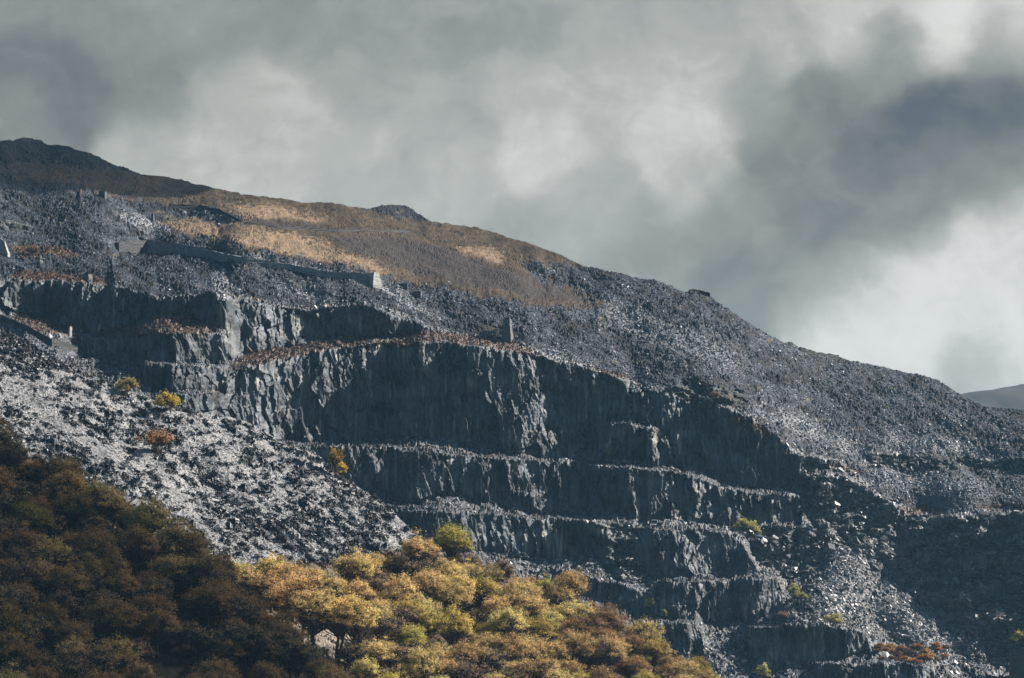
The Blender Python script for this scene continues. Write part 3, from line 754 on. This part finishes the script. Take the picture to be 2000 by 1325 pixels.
def make_tree(seed, H, R, base, nclump, per, leaf, clump=0.27, twigs=10, vert=0.42, lean=0.0, stems=1):
    r = np.random.default_rng(seed)
    paths = []; V, Q, T_ = [], [], []; off = 0
    zc = base + (H - base) * 0.5; vz = (H - base) * 0.5
    heads = []
    for s in range(stems):
        a = r.uniform(0, 2 * pi); spread = 0.0 if stems == 1 else R * 0.25
        p0 = np.array([cos(a) * spread * 0.4, sin(a) * spread * 0.4, -1.2])
        top = np.array([cos(a) * spread + r.normal(0, .05 * R) + lean, sin(a) * spread + r.normal(0, .05 * R), base + vz * 0.35])
        m1 = p0 + (top - p0) * 0.35 + r.normal(0, .03 * R, 3); m2 = p0 + (top - p0) * 0.7 + r.normal(0, .04 * R, 3)
        rb = 0.030 * H / (stems ** 0.4)
        paths.append(([p0, m1, m2, top], [rb * 1.25, rb, rb * 0.85, rb * 0.6]))
        heads.append((p0, m2, top, rb))
    ph = r.uniform(0, 2 * pi, 4)
    for k in range(nclump):
        while True:
            dv = r.normal(0, 1, 3); dv /= np.linalg.norm(dv)
            if dv[2] > -0.45: break
        az = math.atan2(dv[1], dv[0])
        irr = 1 + 0.2 * sin(2 * az + ph[0]) + 0.15 * sin(3 * az + ph[1]) + 0.12 * sin(5 * az + 4 * dv[2] + ph[2]) + r.normal(0, 0.09)
        rr = r.uniform(0.45, 1.0) ** 0.55 * irr * (1 - clump * 0.55)
        c = np.array([R * dv[0] * rr + lean, R * dv[1] * rr, zc + vz * dv[2] * rr])
        p0, m2, top, rb = heads[r.integers(len(heads))]
        st = m2 + (top - m2) * r.uniform(0, 1)
        md = st + (c - st) * 0.5 + np.array([0, 0, -0.08 * np.linalg.norm(c - st)]) + r.normal(0, 0.07 * R, 3)
        paths.append(([st, md, c], [rb * 0.42, rb * 0.24, rb * 0.09]))
        cr = R * clump * r.uniform(0.7, 1.3)
        for q in range(twigs):
            dd = r.normal(0, 1, 3); dd[2] = abs(dd[2]) * 0.8 - 0.1; dd /= np.linalg.norm(dd)
            s0 = md + (c - md) * r.uniform(0.4, 1)
            e = s0 + dd * cr * r.uniform(0.7, 1.2)
            paths.append(([s0, (s0 + e) / 2 + r.normal(0, .06 * cr, 3), e], [0.07, 0.05, 0.02]))
        m = max(3, int(per * r.uniform(0.6, 1.35)))
        dl = r.normal(0, 1, (m, 3)); dl /= np.linalg.norm(dl, axis=1, keepdims=True)
        dl[:, 2] = np.where(dl[:, 2] < -0.3, -dl[:, 2], dl[:, 2])
        rad = cr * np.abs(r.normal(0, 0.62, (m, 1)))
        cen = c + dl * rad * np.array([1.05, 1.05, 0.92])
        nrm = dl + r.normal(0, 0.6, (m, 3)) + np.array([0, 0, 0.35])
        v, qd, t = leaves(cen, nrm, leaf, r)
        V.append(v); Q.append(qd + off); T_.append(t * r.uniform(0.82, 1.18)); off += len(v)
    tv, tq = tube_set(paths[:stems], 7)
    bv, bq = tube_set(paths[stems:], 4)
    tr = raw_mesh('trunk', np.concatenate([tv, bv]), np.concatenate([tq, bq + len(tv)]), None, True, [M_BARK])
    cr = raw_mesh('crown', np.concatenate(V), np.concatenate(Q), np.concatenate(T_), False, [M_LEAF])
    return tr, cr
OAK = [make_tree(100 + k, 11.5, 6.0, 2.6, 110, 100, 0.15, 0.24, 9) for k in range(5)]
BARE = [make_tree(200 + k, 10.5, 5.6, 2.6, 90, 40, 0.13, 0.24, 26, stems=3) for k in range(3)]
TALL = [make_tree(300 + k, 18.0, 6.4, 6.0, 110, 90, 0.155, 0.22, 9, stems=2 + k % 2) for k in range(3)]
BIRCH = [make_tree(400 + k, 9.0, 2.7, 1.5, 30, 90, 0.22, 0.34, 8) for k in range(2)]
BUSH = [make_tree(500 + k, 4.0, 2.8, 0.4, 24, 90, 0.17, 0.34, 10, stems=3) for k in range(3)]
def plant(name, meshes, loc, sc, rz, colr, label, cat, group=None, squash=1.0, parts=('trunk', 'crown')):
    o = empty(name, loc, rz); o.scale = (sc, sc, sc * squash)
    for nm, me in zip(parts, meshes):
        c = link(nm, me, o); c.color = (*colr, 1)
    return tag(o, label, cat, group)
def jitter(c, k=0.12):
    f = random.uniform(1 - k, 1 + k)
    return tuple(max(0.005, v * f * random.uniform(1 - k * 0.5, 1 + k * 0.5)) for v in c)
ORD = ['first', 'second', 'third', 'fourth', 'fifth', 'sixth', 'seventh', 'eighth', 'ninth', 'tenth', 'eleventh', 'twelfth', 'thirteenth', 'fourteenth',
       'fifteenth', 'sixteenth', 'seventeenth', 'eighteenth', 'nineteenth', 'twentieth', 'twenty-first', 'twenty-second', 'twenty-third', 'twenty-fourth', 'twenty-fifth']
KINDS = {'gold': ((.78, .62, .28), 'golden-leaved oak', OAK), 'amber': ((.66, .48, .22), 'amber-brown oak', OAK), 'rust': ((.44, .29, .13), 'rust-brown oak', OAK),
         'lime': ((.60, .50, .14), 'lime-yellow oak', OAK), 'olive': ((.34, .27, .09), 'olive-brown oak', OAK), 'bare': ((.52, .38, .22), 'half-bare brown oak', BARE),
         'tall': ((.80, .64, .28), 'tall golden oak', TALL), 'red': ((.22, .06, .035), 'dark red oak', OAK)}
def forest(spots, where, rows, group, ordlab):
    """spots: (px, py of the foot, position, kind, scale); named row by row from the edge against the scree"""
    spots.sort(key=lambda s: s[1] - ordlab(s[0]))
    per = max(1, math.ceil(len(spots) / len(rows)))
    for rI, rn in enumerate(rows):
        row = sorted(spots[rI * per:(rI + 1) * per])
        for q, (px, py, pos, kd, sc) in enumerate(row):
            colr, nm, protos = KINDS[kd]
            lab = f'{nm} in the {where}, {ORD[q]} from left in its {rn} row'
            plant('oak_tree', random.choice(protos), pos, sc, random.uniform(0, 6.28), jitter(colr), lab, 'tree', group, random.uniform(0.88, 1.12))
def scatter(poly, n, posf, mind, kindf, scf, yoff=0):
    xs = [p[0] for p in poly]; ys = [p[1] for p in poly]; out = []
    for _ in range(n * 60):
        if len(out) >= n: break
        px = random.uniform(min(xs), max(xs)); py = random.uniform(min(ys), max(ys))
        if not inside(poly, np.array([px]), np.array([py]))[0]: continue
        p = posf(px, py)
        if any((p[0] - q[2][0]) ** 2 + (p[1] - q[2][1]) ** 2 < mind ** 2 for q in out): continue
        out.append((px, py, p, kindf(px, py), scf(px, py)))
    return out
# sunlit wood below the scree
def kind_mid(px, py):
    r = random.random()
    if px < 560: return 'amber' if r < 0.4 else 'gold' if r < 0.8 else 'bare'
    if px < 860: return 'gold' if r < 0.48 else 'bare' if r < 0.66 else 'amber' if r < 0.85 else 'lime'
    if px < 1130: return 'gold' if r < 0.42 else 'lime' if r < 0.54 else 'amber' if r < 0.8 else 'red' if r < 0.81 else 'bare'
    return 'rust' if r < 0.3 else 'bare' if r < 0.55 else 'lime' if r < 0.68 else 'amber' if r < 0.9 else 'olive'
MID = [(425, 1145), (560, 1160), (640, 1180), (700, 1138), (800, 1116), (880, 1112), (960, 1135), (1060, 1175), (1140, 1205), (1220, 1262), (1300, 1300), (1370, 1345), (1440, 1390),
       (1440, 1440), (800, 1440), (760, 1380), (700, 1340), (560, 1250)]
mid = scatter(MID, 160, on_spur, 4.7, kind_mid, lambda x, y: random.uniform(0.55, 1.0))
mid = [m for m in mid if not (590 < m[0] < 700 and 1190 < m[1] < 1300)]
for (px, py) in [(585, 1262), (618, 1285), (655, 1290), (692, 1300)]:
    mid.append((px, py, on_spur(px, py), 'tall', random.uniform(0.9, 1.1)))
forest(mid, 'sunlit wood', ['topmost', 'second', 'third', 'fourth', 'fifth', 'sixth', 'lowest'], 'oaks of the sunlit wood', lambda x: 0.42 * max(0, x - 900))
# shaded wood on the near slope
def kind_near(px, py):
    r = random.random()
    return 'rust' if r < 0.48 else 'amber' if r < 0.66 else 'bare' if r < 0.965 else 'lime' if r < 0.98 else 'olive'
NEARW = [(-130, 830), (0, 900), (120, 978), (250, 1055), (350, 1115), (430, 1190), (560, 1298), (650, 1374), (720, 1438), (720, 1445), (-130, 1440)]
near = scatter(NEARW, 116, on_near, 4.2, kind_near, lambda x, y: random.uniform(0.62, 0.95))
for k in range(24):
    ex = -115 + 28.5 * k + random.uniform(-8, 8); ey = line(NEARW[:8], ex) + random.uniform(-4, 14)
    near.append((float(ex), float(ey), on_near(ex, ey), random.choice(['rust', 'bare', 'bare', 'amber']), random.uniform(0.55, 0.85)))
forest(near, 'shaded wood', ['topmost', 'second', 'third', 'fourth', 'fifth', 'sixth', 'lowest'], 'oaks of the shaded wood', lambda x: 0.63 * x)

# single trees and bushes on the slate
GOLD, LIME, PALE, RUST = (.68, .52, .12), (.48, .48, .10), (.42, .36, .16), (.36, .17, .075)
plant('rowan_tree', BUSH[0], on_spur(248, 772), 1.35, 1, (.40, .32, .12), 'dull yellow bush on the crest of the scree slope', 'bush')
plant('rowan_tree', BUSH[1], on_spur(326, 806), 1.5, 2, GOLD, 'bright yellow bush on the scree crest left of the cliffs', 'bush')
plant('bramble_bush', BUSH[2], on_spur(308, 892), 1.9, 0.5, (.42, .24, .13), 'sparse rust-orange bush in the middle of the pale scree slope', 'bush', None, 0.8)
plant('birch_tree', BIRCH[0], on_spur(655, 930), 0.95, 0.4, (.42, .29, .09), 'slim yellow birch leaning out of the scree edge before the cliff', 'tree')
plant('birch_tree', BIRCH[1], on_spur(668, 938), 0.62, 1.4, GOLD, 'short yellow birch at the scree edge beside a slimmer birch', 'tree')
plant('willow_tree', OAK[2], on_spur(884, 1118), 0.92, 2.2, (.56, .50, .13), 'large lime-yellow tree standing tallest at the top of the sunlit wood', 'tree', None, 1.2)
for nm, ms, px, py, sc, colr, lab, cat in [
    ('birch_tree', BIRCH[0], 1270, 1206, 0.85, (.56, .54, .16), 'small lime birch on the low block above the sunlit wood', 'tree'),
    ('birch_tree', BIRCH[1], 1298, 1209, 0.5, (.5, .46, .18), 'tiny thin birch right of the lime birch on the low block', 'tree'),
    ('willow_tree', BUSH[1], 1456, 1044, 1.75, (.62, .56, .18), 'yellow bush on the rock ledge right of the middle terraces', 'bush'),
    ('willow_tree', BUSH[0], 1478, 1046, 0.8, (.6, .52, .2), 'little bush beside the yellow bush on the rock ledge', 'bush'),
    ('willow_tree', BIRCH[1], 1552, 1180, 1.0, (.56, .52, .2), 'upright olive-yellow tree against the end of the square dark cliff', 'tree'),
    ('willow_tree', BUSH[2], 1566, 1178, 1.0, (.46, .43, .16), 'low olive bush right of the upright tree by the square cliff', 'bush'),
    ('bramble_bush', BUSH[0], 1531, 1212, 1.0, (.36, .22, .17), 'purplish brown bush at the foot of the square dark cliff', 'bush'),
    ('willow_tree', BUSH[1], 1628, 1226, 1.45, (.64, .58, .24), 'pale yellow bush on the edge of the lowest wide terrace', 'bush'),
    ('birch_tree', BIRCH[0], 1492, 1345, 1.1, (.56, .56, .22), 'pale green birch at the bottom edge right of the wood', 'tree'),
    ('willow_tree', BUSH[2], 1188, 896, 0.9, (.42, .46, .12), 'little green bush on the long ledge under the highest cliff', 'bush'),
    ('willow_tree', BUSH[0], 1396, 783, 0.9, (.34, .26, .17), 'pale leafless bush on the cliff top below the dark hollow', 'bush'),
    ('willow_tree', BUSH[1], 1992, 1262, 1.5, (.62, .54, .14), 'yellow bush on top of the dark rock stack in the corner', 'bush'),
    ('bramble_bush', BUSH[2], 62, 498, 1.0, (.30, .22, .15), 'pale dry bush beside the sloping slab at far left', 'bush')]:
    plant(nm, ms, on_quarry(px, py), sc, random.uniform(0, 6), colr, lab, cat)
# gorse and bracken bank at lower right
gz = []
for k in range(200):
    px, py = random.uniform(1715, 1970), random.uniform(1268, 1300)
    if all((px - a) ** 2 + 4 * (py - b) ** 2 > 15 ** 2 for a, b in gz): gz.append((px, py))
gz = sorted(gz)[:24]
for k, (px, py) in enumerate(gz):
    c = random.choice([(.55, .26, .07), (.42, .20, .07), (.65, .40, .09), (.24, .14, .06)])
    nm = {.55: 'orange', .42: 'rust', .65: 'yellow', .24: 'dark brown'}[c[0]]
    plant('gorse_bush', BUSH[k % 3], on_quarry(px, py), random.uniform(0.65, 1.05), random.uniform(0, 6), c,
          f'{nm} gorse bush on the bank at lower right, {ORD[k]} from the left', 'bush', 'gorse bushes on the lower right bank', 0.7)

# heather tufts on the bench tops
w_h = hm * inpic
J, I = pick(w_h, 14000)
v, q, t = leaves(Pq[J, I] + rng.normal(0, .25, (14000, 3)) + np.array([0, 0, .25]), rng.normal(0, 1, (14000, 3)) + np.array([0, 0, .4]), 0.27, rng)
hc = np.where(rng.random((14000, 1)) < 0.75, C3(.075, .038, .029)[None], C3(.13, .095, .055)[None]) * rng.uniform(.6, 1.3, (14000, 1))
tag(link('heather', raw_mesh('heather', v, q, np.repeat(hc, 4, 0), False, [M_LITTER])), kind='stuff')

# ------------------------------------------------------------------ MASONRY
def wall_mesh(name, base, top_h, thick, colr, sub=6, rough=0.25, seed=1):
    """coursed dry stone wall along base points (world), height per point, thickness backwards"""
    b = np.array(base, float); k = np.linspace(0, len(b) - 1, (len(b) - 1) * sub + 1)
    P = np.stack([np.interp(k, np.arange(len(b)), b[:, a]) for a in range(3)], 1)
    hh = np.interp(k, np.arange(len(b)), top_h)
    d = np.gradient(P, axis=0); d[:, 2] = 0; d /= np.linalg.norm(d, axis=1, keepdims=True)
    nrm = np.stack([d[:, 1], -d[:, 0], 0 * d[:, 0]], 1)
    if nrm[:, 1].mean() > 0: nrm = -nrm
    nz = 9
    r = np.random.default_rng(seed)
    rings = []
    for i in range(len(P)):
        hz = np.linspace(-2.0, hh[i] + r.normal(0, rough * 0.4), nz)
        f = [P[i] + np.array([0, 0, z]) + nrm[i] * (thick * 0.5 * (1 - 0.12 * z / max(hh[i], 1)) + r.normal(0, rough * 0.15)) for z in hz]
        bk = [P[i] + np.array([0, 0, z]) - nrm[i] * (thick * 0.5 * (1 - 0.12 * z / max(hh[i], 1))) for z in hz[::-1]]
        rings.append(f + bk)
    V = np.array(rings); m = 2 * nz
    ix = np.arange(V.shape[0] * m).reshape(V.shape[0], m)
    Q = [(ix[i, j], ix[i + 1, j], ix[i + 1, (j + 1) % m], ix[i, (j + 1) % m]) for i in range(V.shape[0] - 1) for j in range(m)]
    for e in (0, V.shape[0] - 1):
        for j in range(nz - 1): Q.append((ix[e, j], ix[e, j + 1], ix[e, m - 2 - j], ix[e, m - 1 - j]))
    colv = np.array(colr)[None] * r.uniform(.75, 1.25, (V.shape[0] * m, 1))
    return raw_mesh(name, V.reshape(-1, 3), np.array(Q), colv, False, [M_MASON])
def ramp_y(pts, yb):
    out = []
    for (px, py), y in zip(pts, yb):
        u, t = ray(px, py); out.append([u * y, y, t * y])
    return out
def yq(px, py): return on_quarry(px, py)[1]
WT = [(228, 464), (286, 462), (350, 469), (420, 481), (470, 489), (560, 504), (640, 518), (716, 531)]
WB = [(228, 486), (286, 488), (350, 492), (420, 501), (470, 508), (560, 520), (640, 536), (718, 553)]
base = []; hs = []
for (a, b), (c, d_) in zip(WT, WB):
    y = yq(c, d_) - 2.0; u, t = ray(c, d_); u2, t2 = ray(a, b)
    base.append([u * y, y, t * y]); hs.append((t2 - t) * y * [.55, .72, .66, .5, .3, .2, .25, .8][len(hs)])
wl = empty('retaining_wall', base[1])
def child_mesh(name, me, parent):
    me.transform(__import__('mathutils').Matrix.Translation(-Vector(parent.location)))
    return link(name, me, parent)
child_mesh('wall_face', wall_mesh('wall_face', base[1:], hs[1:], 3.2, (.19, .195, .21), 12, .3, 3), wl)
child_mesh('return_wall', wall_mesh('return_wall', base[:2], hs[:2], 2.6, (.035, .036, .04), 10, .3, 4), wl)  # dark colour paints the wall's shaded left face
bb = np.array(base)
for k in np.linspace(1.25, 4.6, 8):
    p = np.array([np.interp(k, np.arange(len(bb)), bb[:, a]) for a in range(3)]); h = np.interp(k, np.arange(len(hs)), hs)
    child_mesh('buttress', wall_mesh('buttress', [p + [-.7, -1.9, 0], p + [.7, -1.7, 0]], [h * .92, h * .92], 1.1, (.22, .22, .23), 2, .15, int(k * 10)), wl)
tag(wl, 'long buttressed slate retaining wall running down below the tan moor', 'wall')

def tower_mesh(name, cx, w0, w1, d0, d1, h, colr, seed, rot=0.35, nz=10, slant=0.0):
    r = np.random.default_rng(seed); V = []
    for z in np.linspace(-1.5, h, nz):
        k = max(0, z) / h; w = w0 + (w1 - w0) * k; d_ = d0 + (d1 - d0) * k
        ring = []
        for (a, b) in [(-1, -1), (-.33, -1), (.33, -1), (1, -1), (1, 0), (1, 1), (0, 1), (-1, 1), (-1, 0)]:
            x = a * w / 2 + r.normal(0, .06); y = b * d_ / 2 + r.normal(0, .06)
            ring.append((cx[0] + x * cos(rot) - y * sin(rot), cx[1] + x * sin(rot) + y * cos(rot), cx[2] + z + (slant * x * k)))
        V.append(ring)
    V = np.array(V); m = V.shape[1]; ix = np.arange(V.shape[0] * m).reshape(-1, m)
    Q = [(ix[i, j], ix[i, (j + 1) % m], ix[i + 1, (j + 1) % m], ix[i + 1, j]) for i in range(nz - 1) for j in range(m)]
    t = ix[-1]; Q += [(t[0], t[1], t[7], t[8]), (t[1], t[2], t[6], t[7]), (t[2], t[3], t[4], t[6]), (t[4], t[5], t[6], t[6])]
    Q = [q if len(set(q)) == 4 else q for q in Q]
    colv = np.array(colr)[None] * r.uniform(.8, 1.2, (V.shape[0] * m, 1))
    Qa = np.array(Q[:-1]);
    return raw_mesh(name, V.reshape(-1, 3), Qa, colv, False, [M_MASON])
def tower(name, px, py, w, h, label, cat, colr=(.11, .11, .115), seed=1, taper=0.75, depth=None, rot=-0.35, cap=False, slant=0.0):
    p = on_quarry(px, py); depth = depth or w
    o = empty(name, p)
    child_mesh('shaft', tower_mesh('shaft', p, w, w * taper, depth, depth * taper, h, colr, seed, rot, slant=slant), o)
    if cap:
        pc = p + np.array([0, 0, h - 0.1]); child_mesh('cap_stone', tower_mesh('cap_stone', pc + [0, 0, 1.5], w * taper * 1.08, w * taper * 1.0, depth * taper * 1.08, depth * taper, 0.4, colr, seed + 1, rot, nz=4), o)
    return tag(o, label, cat)
pe = on_quarry(729, 557)
child_mesh('end_buttress', tower_mesh('end_buttress', pe, 5.5, 2.6, 6.5, 4.5, 6.0, (.46, .45, .42), 41, 0.75), wl)  # pale colour paints the wall's sunlit end face
tower('stone_pillar', 991, 664, 4.6, 7.4, 'tapered dark stone winding pillar standing alone above the heather cliff top', 'pillar', (.13, .13, .135), 5, .62, 4.2, -0.3, True)
tower('ruined_wall', 966, 659, 1.3, 3.4, 'thin broken wall stump just left of the tapered pillar', 'ruin', (.17, .165, .16), 6, .7, 3.0, 0.2)
tower('ruined_wall', 952, 655, 3.6, 1.8, 'low ruined hut wall left of the pillar and its stump', 'ruin', (.14, .125, .11), 7, .9, 2.0, 0.1)
tower('ruined_wall', 1020, 664, 2.2, 2.4, 'low broken wall just right of the tapered pillar', 'ruin', (.13, .13, .135), 8, .9, 1.6, 0.1)
tower('ruined_gable', 79, 517, 1.4, 4.0, 'pale pointed gable remnant on the bench at far left', 'ruin', (.30, .30, .29), 9, .12, 2.6, 0.5)
tower('ruined_hut', 170, 549, 3.4, 2.6, 'small square ruined hut at the end of the rust heather strip', 'ruin', (.12, .125, .115), 10, .95, 3.0, -0.4)
tower('gate_post', 137, 656, 0.9, 4.2, 'pale stone post at the right end of the heather bench', 'post', (.34, .34, .32), 11, .8, 1.6, -0.5)
tower('ruined_wall', 788, 563, 4.0, 1.8, 'dark ruined wall below the right end of the retaining wall', 'ruin', (.08, .08, .085), 12, .95, 2.0, -0.1)
tower('ruined_wall', 815, 577, 3.8, 2.0, 'ruined winding house wall at the foot of the incline', 'ruin', (.10, .10, .105), 13, .95, 2.0, -0.2)
tower('ruined_hut', 201, 384, 3.2, 2.6, 'small square stone hut on the tip edge against the brown moor', 'ruin', (.08, .085, .085), 14, .95, 3.0, -0.2)
tower('ruined_wall', 298, 430, 1.4, 3.6, 'upright stone stub where the tip meets the pale grass', 'ruin', (.09, .09, .095), 15, .5, 2.0, -0.2)
tower('rock_stack', 1989, 1330, 6.5, 13.0, 'dark square rock stack in the bottom right corner', 'rock', (.06, .065, .07), 16, .95, 8.0, -0.1)
# sloping pale slab ramp at the left edge
p = on_quarry(10, 492)
tower('stone_ramp', 4, 497, 6.5, 6.2, 'pale sloping slab wall at the left edge below the tips', 'wall', (.36, .35, .33), 17, .35, 3.0, -0.2, slant=-0.8)
def field_wall(pts, h, label, seed, name='drystone_wall', colr=(.030, .030, .030)):
    b = [on_quarry(a, c) for a, c in pts]
    me = wall_mesh(name, b, [h] * len(b), 1.1, colr, 8, .4, seed)
    tag(link(name, me), label, 'wall')
field_wall([(478, 441), (540, 446), (600, 449), (660, 451), (740, 453), (800, 456)], 0.9, 'dark dry stone wall crossing the brown moor below the skyline', 21)
field_wall([(1347, 570), (1366, 571), (1386, 577)], 1.8, 'low dark wall on the skyline at the shoulder of the ridge', 22)
field_wall([(1562, 684), (1600, 695), (1638, 703)], 1.6, 'low wall along the skyline below the ridge shoulder', 23)
field_wall([(330, 404), (390, 407), (430, 412), (470, 434)], 1.4, 'rough stone wall along the top of the dark tip spur', 24)
field_wall([(2, 624), (50, 648), (100, 676), (150, 690)], 2.6, 'dark wall descending behind the crest of the scree slope', 25, 'incline_wall')
# a few big blocks that stand out
def block(px, py, s, label, tone, seed, flat=0.35):
    r = np.random.default_rng(seed); p = on_quarry(px, py)
    V = []
    for k in range(2):
        for a in np.arange(7) * 2 * pi / 7:
            rr = s * r.uniform(.75, 1.15) * (1 - .25 * k)
            V.append(p + [rr * cos(a), rr * sin(a) * .8, (k - .3) * s * flat * 2 + r.normal(0, .1 * s) + .35 * rr * sin(a) * .8])
    V.append(p + [0, 0, s * flat * 1.9]); V.append(p + [0, 0, -s * flat])
    Q = [(j, (j + 1) % 7, 7 + (j + 1) % 7, 7 + j) for j in range(7)]
    Tt = [(7 + j, 7 + (j + 1) % 7, 14) for j in range(7)]
    me = bpy.data.meshes.new('slate_block'); me.from_pydata([tuple(v) for v in V], [], Q + Tt); me.update()
    at = me.color_attributes.new('tone', 'FLOAT_COLOR', 'POINT')
    for d_ in at.data: d_.color = (*tone, 1)
    me.materials.append(M_STONE)
    tag(link('slate_block', me), label, 'boulder')
block(1722, 1284, 3.4, 'broad pale slab lying on the rubble below the lowest terrace', (.36, .36, .35), 1, .22)
block(1606, 903, 2.4, 'rounded pale boulder beside the short cliff above the hollow', (.32, .32, .33), 2)
block(1313, 916, 1.1, 'small white boulder at the right end of the long ledge', (.42, .42, .42), 3)
block(1540, 1128, 1.9, 'pale leaning slab right of the top of the square cliff', (.26, .26, .27), 4, .25)

# ------------------------------------------------------------------ CLOUDS out of view, added to shade near wood, summit and right hill
def cloud(cx, cy, cz, rx_, ry_, h, seed):
    """an unseen flattened cumulus, added so that its shadow falls round (cx, cy, cz)"""
    k = (560 - cz) / SUNV[2]
    c = np.array([cx, cy, cz]) + SUNV * k
    th, ph = np.meshgrid(np.linspace(0, 2 * pi, 97)[:-1], np.linspace(0.02, pi - 0.02, 40))
    r = 1 + 0.07 * fbm(np.cos(th) * 2 + 5, np.sin(th) * 2 + ph, seed, 4)
    V = np.stack([c[0] + rx_ * r * np.sin(ph) * np.cos(th), c[1] + ry_ * r * np.sin(ph) * np.sin(th), c[2] + h * np.cos(ph) * np.where(np.cos(ph) > 0, 1, .4) * r], -1)
    ix = np.arange(th.size).reshape(th.shape); n = th.shape[1]
    Q = [(ix[i, j], ix[i + 1, j], ix[i + 1, (j + 1) % n], ix[i, (j + 1) % n]) for i in range(th.shape[0] - 1) for j in range(n)]
    return tag(link('cloud', raw_mesh('cloud', V.reshape(-1, 3), np.array(Q), np.tile(C3(.8, .8, .82), (th.size, 1)), True, [M_CLOUD])), kind='structure')
M_CLOUD, t, out = mat('shade_cloud_mat')
b = t.new('ShaderNodeBsdfDiffuse'); b.inputs[0].default_value = (.8, .8, .82, 1); tp_ = t.new('ShaderNodeBsdfTransparent'); mx = t.new('ShaderNodeMixShader'); mx.inputs[0].default_value = 0.43
t.l.new(b.outputs[0], mx.inputs[1]); t.l.new(tp_.outputs[0], mx.inputs[2]); t.l.new(mx.outputs[0], out.inputs[0])
cloud(-140, 470, 15, 142, 78, 26, 5)
cloud(-245, 1215, 262, 95, 120, 22, 8)
cloud(95, 1330, 215, 120, 75, 20, 9)

# ------------------------------------------------------------------ HAZE
hv = np.array([(x, y, z) for z in (-60, 520) for y in (-400, 4200) for x in (-2600, 2600)], float)
hq = [(0, 2, 3, 1), (4, 5, 7, 6), (0, 1, 5, 4), (2, 6, 7, 3), (0, 4, 6, 2), (1, 3, 7, 5)]
M_HAZE, t, out = mat('thin_air')
pv = t.new('ShaderNodeVolumePrincipled')
pv.inputs['Color'].default_value = (.35, .68, 1.0, 1); pv.inputs['Density'].default_value = 0.00006
t.l.new(pv.outputs[0], out.inputs['Volume'])
tag(link('haze', raw_mesh('haze', hv, np.array(hq), None, False, [M_HAZE])), kind='stuff')
